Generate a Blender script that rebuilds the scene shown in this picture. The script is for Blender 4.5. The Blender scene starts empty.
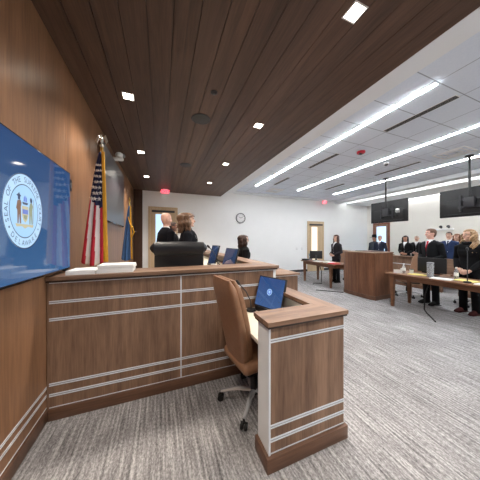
import bpy, bmesh, math, random
from mathutils import Vector, Matrix
random.seed(4)
C = bpy.context.scene.collection
PI = math.pi
V = Vector

# ------------------------------------------------------------------ mesh builder
class MB:
    def __init__(s):
        s.bm = bmesh.new(); s.mi = 0
    def _mark(s, faces):
        for f in faces: f.material_index = s.mi
    def box(s, x0, x1, y0, y1, z0, z1, bev=0.0, seg=2):
        t = bmesh.new()
        vs = [t.verts.new((x, y, z)) for z in (z0, z1) for x, y in ((x0, y0), (x1, y0), (x1, y1), (x0, y1))]
        for q in ((3,2,1,0),(4,5,6,7),(0,1,5,4),(1,2,6,5),(2,3,7,6),(3,0,4,7)):
            t.faces.new([vs[i] for i in q])
        if bev > 0:
            bmesh.ops.bevel(t, geom=t.edges[:], offset=bev, segments=seg, affect='EDGES', profile=0.5)
        s.merge(t); return s
    def merge(s, t, mat=None):
        m = {}
        for v in t.verts: m[v] = s.bm.verts.new(mat @ v.co if mat else v.co)
        for f in t.faces:
            try: s.bm.faces.new([m[v] for v in f.verts]).material_index = s.mi
            except ValueError: pass
        t.free()
    def tube(s, pts, rad, n=12, ref=(1, 0, 0), cap=True, closed=False):
        pts = [V(p) for p in pts]; N = len(pts); rings = []
        ref = V(ref)
        for i, p in enumerate(pts):
            if closed: t = pts[(i+1) % N] - pts[i-1]
            else: t = pts[min(i+1, N-1)] - pts[max(i-1, 0)]
            t.normalize()
            a = ref - t * ref.dot(t)
            if a.length < 1e-4: a = V((0, 1, 0)) - t * t.y
            if a.length < 1e-4: a = V((0, 0, 1)) - t * t.z
            a.normalize(); b = t.cross(a)
            r = rad[i] if isinstance(rad, (list,)) else rad
            ra, rb = r if isinstance(r, tuple) else (r, r)
            rings.append([s.bm.verts.new(p + a*(ra*math.cos(2*PI*k/n)) + b*(rb*math.sin(2*PI*k/n))) for k in range(n)])
        last = N if closed else N-1
        for i in range(last):
            A, B = rings[i], rings[(i+1) % N]
            for k in range(n):
                f = s.bm.faces.new((A[k], A[(k+1) % n], B[(k+1) % n], B[k])); f.material_index = s.mi
        if cap and not closed:
            s._mark([s.bm.faces.new(list(reversed(rings[0]))), s.bm.faces.new(rings[-1])])
        return s
    def cyl(s, p0, p1, r, r1=None, n=20):
        return s.tube([p0, p1], [r, r if r1 is None else r1], n)
    def lathe(s, prof, o=(0, 0, 0), n=24):
        o = V(o); rings = []
        for r, z in prof:
            rings.append([s.bm.verts.new(o + V((max(r, 1e-4)*math.cos(2*PI*k/n), max(r, 1e-4)*math.sin(2*PI*k/n), z))) for k in range(n)])
        for i in range(len(rings)-1):
            A, B = rings[i], rings[i+1]
            for k in range(n):
                s.bm.faces.new((A[k], A[(k+1) % n], B[(k+1) % n], B[k])).material_index = s.mi
        s._mark([s.bm.faces.new(list(reversed(rings[0]))), s.bm.faces.new(rings[-1])])
        return s
    def prism(s, poly, vec):
        vec = V(vec)
        a = [s.bm.verts.new(V(p)) for p in poly]; b = [s.bm.verts.new(V(p)+vec) for p in poly]
        n = len(poly)
        s._mark([s.bm.faces.new(list(reversed(a))), s.bm.faces.new(b)])
        for i in range(n): s._mark([s.bm.faces.new((a[i], a[(i+1) % n], b[(i+1) % n], b[i]))])
        return s
    def ball(s, c, r, mat=None, n=14, m=10):
        t = bmesh.new()
        bmesh.ops.create_uvsphere(t, u_segments=n, v_segments=m, radius=1)
        rr = r if isinstance(r, tuple) else (r, r, r)
        M = Matrix.Translation(c) @ (mat.to_4x4() if mat else Matrix.Identity(4)) @ Matrix.Diagonal((*rr, 1))
        s.merge(t, M); return s
    def mesh(s, name, smooth=True, sharp=38):
        bmesh.ops.recalc_face_normals(s.bm, faces=s.bm.faces[:])
        me = bpy.data.meshes.new(name); s.bm.to_mesh(me); s.bm.free()
        if smooth and len(me.polygons):
            me.polygons.foreach_set('use_smooth', [True]*len(me.polygons))
            me.set_sharp_from_angle(angle=math.radians(sharp))
        return me
    def build(s, name, mats, parent=None, loc=None, smooth=True, sharp=38):
        me = s.mesh(name, smooth, sharp)
        for m in (mats if isinstance(mats, (list, tuple)) else [mats]): me.materials.append(m)
        return link(name, me, parent, loc)

def link(name, me, parent=None, loc=None):
    o = bpy.data.objects.new(name, me); C.objects.link(o)
    if parent: o.parent = parent
    if loc: o.location = loc
    return o
def tag(o, label=None, cat=None, group=None, kind=None):
    if label: o['label'] = label
    if cat: o['category'] = cat
    if group: o['group'] = group
    if kind: o['kind'] = kind
    return o
def thing(name, label, cat, loc=(0, 0, 0), rz=0.0, group=None):
    o = bpy.data.objects.new(name, None); C.objects.link(o); o.empty_display_size = .1
    o.location = loc; o.rotation_euler = (0, 0, rz)
    return tag(o, label, cat, group)
def dup(root, loc, rz=None, label=None):
    r = root.copy(); C.objects.link(r); r.location = loc
    if rz is not None: r.rotation_euler = (0, 0, rz)
    if label: r['label'] = label
    for ch in list(root.children):
        c = ch.copy(); C.objects.link(c); c.parent = r
        for g in ch.children:
            d = g.copy(); C.objects.link(d); d.parent = c
    return r
def struct(o): o['kind'] = 'structure'; return o
def bx(name, m, parent, *a, bev=0.0, seg=2):
    return MB().box(*a, bev=bev, seg=seg).build(name, m, parent)

# ------------------------------------------------------------------ materials
def srgb(r, g, b):
    f = lambda c: (c/12.92 if c <= .04045 else ((c+.055)/1.055)**2.4)
    return (f(r/255), f(g/255), f(b/255), 1)
def newmat(name):
    m = bpy.data.materials.new(name); m.use_nodes = True
    nt = m.node_tree; return m, nt, nt.nodes['Principled BSDF']
def mat(name, col, rough=.5, metal=0, emit=None, es=0, noise=0, nscale=30, bump=0, bscale=80, spec=None, trans=0, coat=0):
    m, nt, p = newmat(name)
    p.inputs['Base Color'].default_value = col; p.inputs['Roughness'].default_value = rough
    p.inputs['Metallic'].default_value = metal
    if spec is not None: p.inputs['Specular IOR Level'].default_value = spec
    if trans: p.inputs['Transmission Weight'].default_value = trans
    if coat: p.inputs['Coat Weight'].default_value = coat
    if emit: p.inputs['Emission Color'].default_value = emit; p.inputs['Emission Strength'].default_value = es
    tc = nt.nodes.new('ShaderNodeTexCoord')
    if noise:
        n = nt.nodes.new('ShaderNodeTexNoise'); n.inputs['Scale'].default_value = nscale; n.inputs['Detail'].default_value = 4
        nt.links.new(tc.outputs['Object'], n.inputs['Vector'])
        r = nt.nodes.new('ShaderNodeValToRGB')
        r.color_ramp.elements[0].position = .3; r.color_ramp.elements[1].position = .7
        r.color_ramp.elements[0].color = [c*(1-noise) for c in col[:3]]+[1]
        r.color_ramp.elements[1].color = [min(1, c*(1+noise)) for c in col[:3]]+[1]
        nt.links.new(n.outputs['Fac'], r.inputs['Fac']); nt.links.new(r.outputs['Color'], p.inputs['Base Color'])
    if bump:
        n2 = nt.nodes.new('ShaderNodeTexNoise'); n2.inputs['Scale'].default_value = bscale; n2.inputs['Detail'].default_value = 3
        nt.links.new(tc.outputs['Object'], n2.inputs['Vector'])
        b = nt.nodes.new('ShaderNodeBump'); b.inputs['Strength'].default_value = bump; b.inputs['Distance'].default_value = .01
        nt.links.new(n2.outputs['Fac'], b.inputs['Height']); nt.links.new(b.outputs['Normal'], p.inputs['Normal'])
    return m
def wood(name, dark, light, axis='Z', rough=.42, plank=0, coarse=9.0, spec=.4):
    m, nt, p = newmat(name); N = nt.nodes.new; L = nt.links.new
    tc = N('ShaderNodeTexCoord'); mp = N('ShaderNodeMapping')
    sc = [1, 1, 1]; sc['XYZ'.index(axis)] = .07
    mp.inputs['Scale'].default_value = sc
    L(tc.outputs['Object'], mp.inputs['Vector'])
    vec = mp.outputs['Vector']
    if plank:
        sx = N('ShaderNodeSeparateXYZ'); L(tc.outputs['Object'], sx.inputs[0])
        d = N('ShaderNodeMath'); d.operation = 'DIVIDE'; d.inputs[1].default_value = plank; L(sx.outputs['X'], d.inputs[0])
        fl = N('ShaderNodeMath'); fl.operation = 'FLOOR'; L(d.outputs[0], fl.inputs[0])
        wn = N('ShaderNodeTexWhiteNoise'); wn.noise_dimensions = '1D'; L(fl.outputs[0], wn.inputs['W'])
        va = N('ShaderNodeVectorMath'); va.operation = 'MULTIPLY_ADD'
        va.inputs[1].default_value = (4, 4, 4); L(wn.outputs['Color'], va.inputs[0]); L(vec, va.inputs[2]); vec = va.outputs[0]
    n1 = N('ShaderNodeTexNoise'); n1.inputs['Scale'].default_value = coarse; n1.inputs['Detail'].default_value = 5
    n1.inputs['Roughness'].default_value = .6; n1.inputs['Distortion'].default_value = .6; L(vec, n1.inputs['Vector'])
    n2 = N('ShaderNodeTexNoise'); n2.inputs['Scale'].default_value = coarse*9; n2.inputs['Detail'].default_value = 3; L(vec, n2.inputs['Vector'])
    mx = N('ShaderNodeMix'); mx.data_type = 'FLOAT'; mx.inputs[0].default_value = .35
    L(n1.outputs['Fac'], mx.inputs[2]); L(n2.outputs['Fac'], mx.inputs[3])
    r = N('ShaderNodeValToRGB'); e = r.color_ramp.elements
    e[0].position = .34; e[0].color = dark; e[1].position = .66; e[1].color = light
    L(mx.outputs[0], r.inputs['Fac']); col = r.outputs['Color']
    if plank:
        mr = N('ShaderNodeMapRange'); mr.inputs['To Min'].default_value = .8; mr.inputs['To Max'].default_value = 1.15
        L(wn.outputs['Value'], mr.inputs['Value'])
        ml = N('ShaderNodeVectorMath'); ml.operation = 'SCALE'; L(col, ml.inputs[0]); L(mr.outputs[0], ml.inputs['Scale']); col = ml.outputs[0]
    L(col, p.inputs['Base Color']); p.inputs['Roughness'].default_value = rough
    p.inputs['Specular IOR Level'].default_value = spec
    return m
def carpet():
    m, nt, p = newmat('carpet'); N = nt.nodes.new; L = nt.links.new
    tc = N('ShaderNodeTexCoord')
    def noise(scale, s, det=2, rough=.5):
        mp = N('ShaderNodeMapping'); mp.inputs['Scale'].default_value = scale; L(tc.outputs['Object'], mp.inputs[0])
        n = N('ShaderNodeTexNoise'); n.inputs['Scale'].default_value = s; n.inputs['Detail'].default_value = det
        n.inputs['Roughness'].default_value = rough
        L(mp.outputs[0], n.inputs['Vector']); return n.outputs['Fac']
    a = noise((1, .06, 1), 48, 1); b = noise((1, .45, 1), 95, 3, .75); c = noise((1, 1, 1), 1.2, 2)
    def mix(f, x, y):
        q = N('ShaderNodeMix'); q.data_type = 'FLOAT'; q.inputs[0].default_value = f; L(x, q.inputs[2]); L(y, q.inputs[3]); return q.outputs[0]
    wv = N('ShaderNodeTexWave'); wv.wave_type = 'BANDS'; wv.bands_direction = 'X'; wv.inputs['Scale'].default_value = 9.5
    wv.inputs['Distortion'].default_value = 1.2; wv.inputs['Detail'].default_value = 2; wv.inputs['Detail Scale'].default_value = 6
    L(tc.outputs['Object'], wv.inputs['Vector'])
    v = mix(.1, mix(.055, mix(.62, a, b), wv.outputs['Fac']), c)
    r = N('ShaderNodeValToRGB'); e = r.color_ramp.elements
    e[0].position = .36; e[0].color = srgb(90, 88, 89); e[1].position = .64; e[1].color = srgb(196, 194, 195)
    k = e.new(.5); k.color = srgb(144, 142, 143)
    L(v, r.inputs['Fac']); L(r.outputs['Color'], p.inputs['Base Color'])
    p.inputs['Roughness'].default_value = .95; p.inputs['Specular IOR Level'].default_value = .1
    bp = N('ShaderNodeBump'); bp.inputs['Strength'].default_value = .5; bp.inputs['Distance'].default_value = .006
    L(v, bp.inputs['Height']); L(bp.outputs[0], p.inputs['Normal'])
    return m
def tiles():
    m, nt, p = newmat('ceiling_tile'); N = nt.nodes.new; L = nt.links.new
    tc = N('ShaderNodeTexCoord'); sx = N('ShaderNodeSeparateXYZ'); L(tc.outputs['Object'], sx.inputs[0])
    def line(out, off, per, w):
        a = N('ShaderNodeMath'); a.operation = 'SUBTRACT'; a.inputs[1].default_value = off; L(out, a.inputs[0])
        b = N('ShaderNodeMath'); b.operation = 'PINGPONG'; b.inputs[1].default_value = per/2; L(a.outputs[0], b.inputs[0])
        c = N('ShaderNodeMath'); c.operation = 'LESS_THAN'; c.inputs[1].default_value = w; L(b.outputs[0], c.inputs[0]); return c.outputs[0]
    mx = N('ShaderNodeMath'); mx.operation = 'MAXIMUM'
    L(line(sx.outputs['X'], TX0, TDX, .006), mx.inputs[0]); L(line(sx.outputs['Y'], TY0, TDY, .006), mx.inputs[1])
    n = N('ShaderNodeTexNoise'); n.inputs['Scale'].default_value = 60; n.inputs['Detail'].default_value = 4; L(tc.outputs['Object'], n.inputs['Vector'])
    r = N('ShaderNodeValToRGB'); r.color_ramp.elements[0].color = srgb(218, 228, 242); r.color_ramp.elements[1].color = srgb(236, 243, 252)
    L(n.outputs['Fac'], r.inputs['Fac'])
    q = N('ShaderNodeMix'); q.data_type = 'RGBA'; L(mx.outputs[0], q.inputs[0]); L(r.outputs['Color'], q.inputs[6]); q.inputs[7].default_value = srgb(160, 168, 180)
    L(q.outputs[2], p.inputs['Base Color']); p.inputs['Roughness'].default_value = .9
    return m
TX0, TDX, TY0, TDY = 3.28, .623, 1.51, .53

WALNUT_D, WALNUT_L = srgb(96, 72, 57), srgb(152, 121, 99)
M = {}
M['wood_z'] = wood('walnut_vertical', WALNUT_D, WALNUT_L, 'Z')
M['wood_x'] = wood('walnut_across', WALNUT_D, WALNUT_L, 'X')
M['wood_y'] = wood('walnut_deep', WALNUT_D, WALNUT_L, 'Y')
M['wood_base'] = wood('walnut_base', srgb(86, 61, 47), srgb(120, 88, 69), 'X')
M['wood_wall'] = wood('walnut_wall', srgb(110, 78, 55), srgb(154, 114, 84), 'Z', rough=.36, coarse=6)
M['wood_dark'] = wood('walnut_dark', srgb(60, 42, 32), srgb(88, 62, 48), 'Z')
M['wood_ceil'] = wood('walnut_ceiling', srgb(70, 52, 42), srgb(106, 80, 64), 'Y', rough=.5, plank=.2, coarse=7)
M['edge'] = mat('dark_edge', srgb(52, 38, 32), .4)
M['table'] = wood('table_wood', srgb(92, 58, 38), srgb(138, 94, 64), 'Y')
M['maple'] = wood('maple', srgb(196, 170, 136), srgb(216, 192, 160), 'Z')
M['lectern'] = wood('lectern_wood', srgb(92, 58, 40), srgb(142, 98, 72), 'Z', coarse=14)
M['white_wall'] = mat('wall_paint', srgb(246, 247, 247), .85, noise=.01, nscale=3)
M['white_wall2'] = mat('wall_paint_warm', srgb(242, 239, 232), .85, noise=.01, nscale=3)
M['gyp'] = mat('gypsum', srgb(238, 241, 244), .9)
M['carpet'] = carpet(); M['tiles'] = tiles()
M['alu'] = mat('aluminium', srgb(226, 232, 240), .32, .2)
M['chrome'] = mat('chrome', srgb(222, 224, 228), .2, .55)
M['white_lam'] = mat('white_laminate', srgb(232, 236, 238), .4, noise=.02, nscale=6)
M['worktop'] = mat('pale_worktop', srgb(232, 224, 206), .4, noise=.04, nscale=14)
M['leather'] = mat('tan_leather', srgb(138, 101, 75), .42, noise=.08, nscale=20, bump=.15, bscale=220)
M['leather_dark'] = mat('brown_leather', srgb(104, 70, 48), .45, bump=.15, bscale=220)
M['blk_leather'] = mat('black_leather', srgb(24, 26, 32), .38, bump=.15, bscale=200)
M['black'] = mat('black_plastic', srgb(22, 22, 24), .45)
M['blackgloss'] = mat('black_gloss', srgb(10, 11, 13), .12)
M['dark'] = mat('dark_grey', srgb(52, 52, 56), .5)
M['grey'] = mat('grey_plastic', srgb(130, 132, 136), .5)
M['white'] = mat('white_plastic', srgb(236, 236, 236), .4)
M['paper'] = mat('paper', srgb(242, 242, 240), .8)
M['yellow'] = mat('yellow_paper', srgb(236, 222, 140), .8)
M['green'] = mat('dark_green', srgb(46, 68, 60), .5)
M['clear'] = mat('clear_plastic', srgb(236, 240, 244), .15, trans=.75)
M['gold'] = mat('gold_fringe', srgb(226, 166, 40), .6, bump=.6, bscale=120)
M['goldm'] = mat('gold_metal', srgb(206, 168, 96), .28, .9)
M['silver'] = mat('silver_metal', srgb(200, 200, 196), .3, .9)
M['red'] = mat('flag_red', srgb(196, 30, 52), .75)
M['fwhite'] = mat('flag_white', srgb(240, 232, 228), .75)
M['blue'] = mat('flag_blue', srgb(30, 34, 74), .75)
M['dblue'] = mat('state_flag_blue', srgb(70, 112, 168), .75)
M['buff'] = mat('flag_buff', srgb(214, 170, 86), .75)
M['strobe'] = mat('strobe_red', srgb(196, 20, 50), .35)
M['tube'] = mat('light_diffuser', srgb(255, 255, 255), .5, emit=(.96, .985, 1, 1), es=42)
M['tube_dim'] = mat('light_diffuser_dim', srgb(255, 255, 255), .5, emit=(.96, .985, 1, 1), es=7)
M['tube_cove'] = mat('light_diffuser_cove', srgb(255, 255, 255), .5, emit=(1, .98, .93, 1), es=110)
M['down'] = mat('downlight_lens', srgb(255, 250, 240), .5, emit=(1, .9, .76, 1), es=14)
M['exit'] = mat('exit_red', srgb(230, 30, 50), .5, emit=(1, .05, .1, 1), es=2.2)
M['exitface'] = mat('exit_face', srgb(250, 190, 196), .4, emit=(1, .25, .3, 1), es=.25)
M['daypane'] = mat('daylit_glass', srgb(170, 196, 220), .1, emit=(.45, .66, .9, 1), es=.75)
M['warmpane'] = mat('lamplit_glass', srgb(226, 214, 190), .1, emit=(1, .88, .7, 1), es=.5)
M['rubber'] = mat('black_rubber', srgb(20, 20, 20), .7)

# ------------------------------------------------------------------ the room
XL, XR, YB, YF, ZW, ZC = -.905, 10.8, -2.6, 8.1, 3.32, 3.54
XW = 2.29
struct(bx('floor', M['carpet'], None, XL-.2, XR+.2, YB-.2, YF+.2, -.1, 0))
struct(bx('floor', M['carpet'], None, XL, 1.12, 2.3, YF, 0, .3))                      # raised bench platform
struct(bx('wall_front', M['white_wall'], None, XL-.2, XR+.2, YF, YF+.2, 0, ZC+.2))
struct(bx('wall_right', M['white_wall2'], None, XR, XR+.2, YB-.2, YF, 0, ZC+.2))
struct(bx('wall_rear', M['white_wall'], None, XL-.2, XR, YB-.2, YB, 0, ZC+.2))
struct(bx('wall_left', M['wood_dark'], None, XL-.2, XL-.012, YB, YF, 0, ZC+.2))
# panelled skin of the left wall: tall boards with fine shadow joints
ys = [YB, -1.35, -.1, 1.2, 2.545, 3.3, 4.6, 5.9, 7.2, YF]
for i in range(len(ys)-1):
    struct(bx('wall_left', M['wood_wall'], None, XL-.012, XL, ys[i]+.002, ys[i+1]-.002, .1, ZW, bev=.0015, seg=1))
struct(bx('wall_front', M['wood_dark'], None, XL, -.62, YF-.06, YF, .3, ZW))
struct(bx('baseboard_left', M['wood_base'], None, XL-.012, XL+.014, YB, 2.19, 0, .1, bev=.003))
for zz in (.268, .2):
    for q in (0, .014):
        struct(bx('trim_%d' % (1 if zz > .25 else 2), M['alu'], None, XL, XL+.004, YB, 2.2, zz+q+.001, zz+q+.006))
struct(bx('trim_3', M['alu'], None, XL, XL+.004, YB, 2.2, .108, .112))
struct(bx('baseboard_front', M['dark'], None, 1.12, XR, YF-.015, YF, 0, .11, bev=.003))
struct(bx('baseboard_right', M['dark'], None, XR-.015, XR, YB, YF, 0, .11, bev=.003))
# wood soffit: separate boards with open joints over a dark backing
mb = MB(); x = XL
while x < XW-.01:
    x1 = min(x+.2, XW); mb.box(x+.003, x1-.003, YB, YF, ZW, ZW+.02); x = x1
struct(mb.build('ceiling', M['wood_ceil'], None))
struct(bx('ceiling', M['edge'], None, XL, XW-.012, YB, YF, ZW+.021, ZC+.05))
struct(bx('trim_4', M['gyp'], None, XW-.01, XW+.01, YB, YF, ZW-.004, ZC))
struct(bx('ceiling', M['gyp'], None, XW, XW+.53, YB, YF, ZC-.03, ZC+.1))
struct(bx('ceiling', M['tiles'], None, XW+.5, 8.35, YB, YF, ZC, ZC+.1))
struct(bx('ceiling', M['gyp'], None, 8.35, 8.75, YB, YF, ZC-.12, ZC-.1))
struct(bx('trim_6', M['gyp'], None, 8.73, 8.75, YB, YF, ZC-.1, ZC-.06))
struct(bx('ceiling', M['gyp'], None, 8.35, 8.5, YB, YF, ZC-.1, ZC+.1))
struct(bx('ceiling', M['gyp'], None, 8.5, 9.2, YB, YF, ZC+.1, ZC+.14))
struct(bx('ceiling', M['gyp'], None, 9.2, XR, YB, YF, ZC-.12, ZC+.12))
struct(bx('trim_5', M['gyp'], None, XW+.53, 8.35, YF-.22, YF, ZC-.06, ZC))

# linear lights
LL = [('first linear ceiling light counted from the wood soffit', 3.28, ZC), ('second linear ceiling light counted from the wood soffit', 5.15, ZC),
      ('third linear ceiling light counted from the wood soffit, above the hanging screens', 7.05, ZC), ('cove light hidden in the white plaster ceiling trough behind the hanging screens', 8.62, ZC-.08),
      ('thin linear light along the top of the right wall', 10.66, ZC-.125)]
RUNS = [(lab, x, z, 1.52 if x < 8 else -1.5, 6.83 if x < 8 else 7.6) for lab, x, z in LL]
RUNS += [(lab.replace(', above the hanging screens', '')+', added unseen run beside the viewer', x, z, -2.4, .85) for lab, x, z in LL[:3]]  # unseen second run, added to brighten surfaces facing the viewer
for lab, x, z, y0, y1 in RUNS:
    t = thing('linear_light', 'white '+lab, 'ceiling light', (x, (y0+y1)/2, z), 0, 'linear ceiling lights')
    h = (y1-y0)/2; w = .029 if x < 10 else .03
    MB().box(-w-.008, w+.008, -h, h, -.012, 0, bev=.002).build('housing', M['white'], t)
    if 8 < x < 9: MB().box(-w, w, -h+.005, h-.005, -.0005, .012).build('diffuser', M['tube_cove'], t)
    else: MB().box(-w, w, -h+.005, h-.005, -.018, -.0115).build('diffuser', M['tube'] if x < 10 else M['tube_dim'], t)

# square recessed downlights in the wood soffit
def downlight():
    t = thing('downlight', '', 'ceiling light', (0, 0, 0), 0, 'recessed downlights')
    mb = MB()
    for a in ((-.066, .066, .055, .066), (-.066, .066, -.066, -.055), (-.066, -.055, -.055, .055), (.055, .066, -.055, .055)):
        mb.box(a[0], a[1], a[2], a[3], -.006, 0)
    mb.build('frame', M['white'], t)
    MB().box(-.054, .054, -.054, .054, -.004, .0, bev=.0015, seg=1).build('lens', M['down'], t)
    return t
dl0 = None
rows = [(-.4, 'nearest the left wall over the wall screen', .0), ]
DL = [(-.38, 1.15), (-.38, 2.87), (-.38, 4.6), (-.38, 6.3), (1.42, 1.17), (1.42, 2.87), (1.42, 4.6), (1.42, 6.3), (-.38, -.6), (1.42, -.6)]  # rearmost pair is out of view, added as fill light
nm = {-.38: 'the row along the left wall', 1.42: 'the row by the soffit edge'}
rk = {-.6: 'added unseen rearmost', 1.15: 'nearest', 1.17: 'nearest', 2.87: 'second nearest', 4.6: 'third nearest', 6.3: 'farthest visible'}
for x, y in DL:
    lab = '%s square recessed downlight in %s' % (rk[y], nm[x])
    if dl0 is None: dl0 = downlight(); t = dl0; t.location = (x, y, ZW)
    else: t = dup(dl0, (x, y, ZW))
    t['label'] = lab
    l = bpy.data.lights.new('downlight_beam', 'SPOT'); l.energy = 60; l.color = (1, .9, .78)
    l.spot_size = math.radians(118); l.spot_blend = .7; l.shadow_soft_size = .14
    o = bpy.data.objects.new('downlight_beam', l); C.objects.link(o); o.location = (0, 0, -.015); o.parent = t

def disc_speaker(y, lab):
    t = thing('ceiling_speaker', lab, 'speaker', (.55, y, ZW), 0, 'round ceiling speakers')
    MB().lathe([(.135, 0), (.14, -.006), (.125, -.012), (.12, -.008)]).build('rim', M['dark'], t)
    mb = MB().lathe([(.121, 0), (.121, -.009), (.06, -.012), (0.001, -.013)])
    mb.build('grille', M['black'], t)
disc_speaker(3.02, 'nearer round black ceiling speaker in the wood soffit')
disc_speaker(5.0, 'farther round black ceiling speaker in the wood soffit')
t = thing('ceiling_sprinkler', 'small round dark sensor in the wood soffit before the speaker', 'sprinkler', (.6, 2.42, ZW))  # sprinkler head, the small dark circle in the soffit
MB().lathe([(.04, 0), (.042, -.008), (.03, -.014), (.002, -.015)]).build('cover', M['dark'], t)
MB().lathe([(.012, -.012), (.012, -.03), (.002, -.032)], n=12).build('nozzle', M['grey'], t)

def slot(x, y, ln, lab):
    t = thing('air_slot', lab, 'air vent', (x, y, ZC), 0, 'slot air vents')
    mb = MB()
    for k in (-.034, 0, .034): mb.box(k-.011, k+.011, -ln/2+.01, ln/2-.01, -.0095, -.0045)
    mb.build('slot_opening', M['black'], t)
    MB().box(-.055, .055, -ln/2, ln/2, -.005, .0).build('frame', M['white'], t)
slot(3.86, 2.05, 1.0, 'nearest slot air vent between the first two linear lights')
slot(3.84, 4.1, 1.0, 'middle slot air vent between the first two linear lights')
slot(3.84, 6.0, .9, 'farthest slot air vent between the first two linear lights')
slot(6.2, 3.8, 1.2, 'slot air vent between the second and third linear lights')
slot(6.1, 5.9, .9, 'far slot air vent between the second and third linear lights')
t = thing('fire_strobe', 'red fire alarm strobe on the tiled ceiling', 'fire alarm', (4.24, 3.33, ZC))
MB().lathe([(.085, 0), (.085, -.03), (.07, -.045), (.002, -.048)]).build('body', M['strobe'], t)
MB().box(-.05, .02, -.02, .02, -.07, -.045, bev=.006).build('lens', M['dark'], t)
t = thing('dome_camera', 'small dark dome camera on the ceiling tiles', 'camera', (5.5, 3.6, ZC))
MB().lathe([(.06, 0), (.06, -.02), (.05, -.03)]).build('mount', M['white'], t)
MB().ball((0, 0, -.03), (.045, .045, .04)).build('dome', M['blackgloss'], t)
for (x, y, lab) in ((6.3, 2.6, 'square white ceiling diffuser near the hanging screens'), (4.3, 7.2, 'square white ceiling diffuser near the far wall')):
    t = thing('ceiling_diffuser', lab, 'air vent', (x, y, ZC), 0, 'square ceiling diffusers')
    for k in (0, 1, 2):
        r = .28-.08*k; mb = MB()
        for a in ((-r, r, r-.02, r), (-r, r, -r, -r+.02), (-r, -r+.02, -r+.02, r-.02), (r-.02, r, -r+.02, r-.02)):
            mb.box(a[0], a[1], a[2], a[3], -.02+.004*k, 0)
        mb.build('louvre', M['white'], t)

# ------------------------------------------------------------------ lettering helper
def text_at(s, size, fn, extrude=.0):
    cu = bpy.data.curves.new('lettering', 'FONT'); cu.body = s; cu.size = size; cu.align_x = 'CENTER'; cu.align_y = 'CENTER'
    cu.resolution_u = 3
    o = bpy.data.objects.new('lettering', cu); C.objects.link(o)
    bpy.context.view_layer.update()
    me = bpy.data.meshes.new_from_object(o.evaluated_get(bpy.context.evaluated_depsgraph_get()))
    bpy.data.objects.remove(o); bpy.data.curves.remove(cu)
    out = bmesh.new(); out.from_mesh(me); bpy.data.meshes.remove(me)
    for v in out.verts: v.co = fn(v.co)
    return out

# ------------------------------------------------------------------ doors, exits, clock on the far wall
def door(n, x0, x1, z0, z1, pane, leafmat):
    d = struct(MB().box(x0-.07, x0, YF-.03, YF, z0, z1+.07).box(x1, x1+.07, YF-.03, YF, z0, z1+.07).box(x0, x1, YF-.03, YF, z1, z1+.07).build('door_%d' % n, M['maple'], None))
    w = x1-x0
    MB().box(x0+.004, x0+w*.2, YF-.02, YF, z0, z1-.004).box(x0+w*.62, x1-.004, YF-.02, YF, z0, z1-.004).box(x0+w*.2, x0+w*.62, YF-.02, YF, z0, z0+.35).box(x0+w*.2, x0+w*.62, YF-.02, YF, z1-.2, z1-.004).build('door_leaf', leafmat, d)
    MB().box(x0+w*.2, x0+w*.62, YF-.012, YF, z0+.35, z1-.2).build('glass', pane, d)
    MB().box(x0+.05, x1-.04, YF-.07, YF-.02, z1-.13, z1-.06, bev=.008).build('door_closer', M['dark'], d)
    MB().tube([(x1-.1, YF-.02, z0+1.0), (x1-.1, YF-.07, z0+1.0), (x1-.22, YF-.07, z0+1.0)], .012).build('door_handle', M['silver'], d)
door(1, -.36, .52, .3, 2.68, M['daypane'], M['maple'])
door(2, 6.72, 7.6, 0, 2.38, M['warmpane'], M['maple'])
# glazed door in the right wall
d = struct(MB().box(XR-.04, XR, 6.88, 6.96, 0, 2.42).box(XR-.04, XR, 7.66, 7.74, 0, 2.42).box(XR-.04, XR, 6.96, 7.66, 2.34, 2.42).build('door_3', wood('cherry', srgb(110, 62, 46), srgb(140, 84, 62)), None))
MB().box(XR-.02, XR, 6.96, 7.06, 0, 2.34).box(XR-.02, XR, 7.56, 7.66, 0, 2.34).box(XR-.02, XR, 7.06, 7.56, 0, .4).box(XR-.02, XR, 7.06, 7.56, 2.24, 2.34).build('door_leaf', M['wood_z'], d)
MB().box(XR-.012, XR, 7.06, 7.56, .4, 2.24).build('glass', M['daypane'], d)
MB().tube([(XR-.02, 7.6, 1.02), (XR-.07, 7.6, 1.02), (XR-.07, 7.5, 1.02)], .012).build('door_handle', M['silver'], d)

def exit_sign(x, y, ztop, lab, drop):
    t = thing('exit_sign', lab, 'exit sign', (x, y, ztop), 0, 'exit signs')
    t.scale = (.78, 1, .78)
    MB().box(-.1, .1, -.03, .03, -.03, 0, bev=.005).cyl((0, 0, -.03), (0, 0, -drop), .01).build('canopy', M['white'], t)
    MB().box(-.17, .17, -.006, .006, -drop-.2, -drop, bev=.003).build('panel', M['exitface'], t)
    mb = MB(); mb.merge(text_at('EXIT', .19, lambda c: V((c.x*1.0, -.0085, -drop-.1+c.y))))
    mb.build('lettering', M['exit'], t, smooth=False)
exit_sign(.14, 7.6, ZW, 'red exit sign hanging from the wood soffit above the left door', .03)
exit_sign(7.5, 7.85, ZC-.06, 'red exit sign hanging above the door beyond the lectern', .03)

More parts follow.
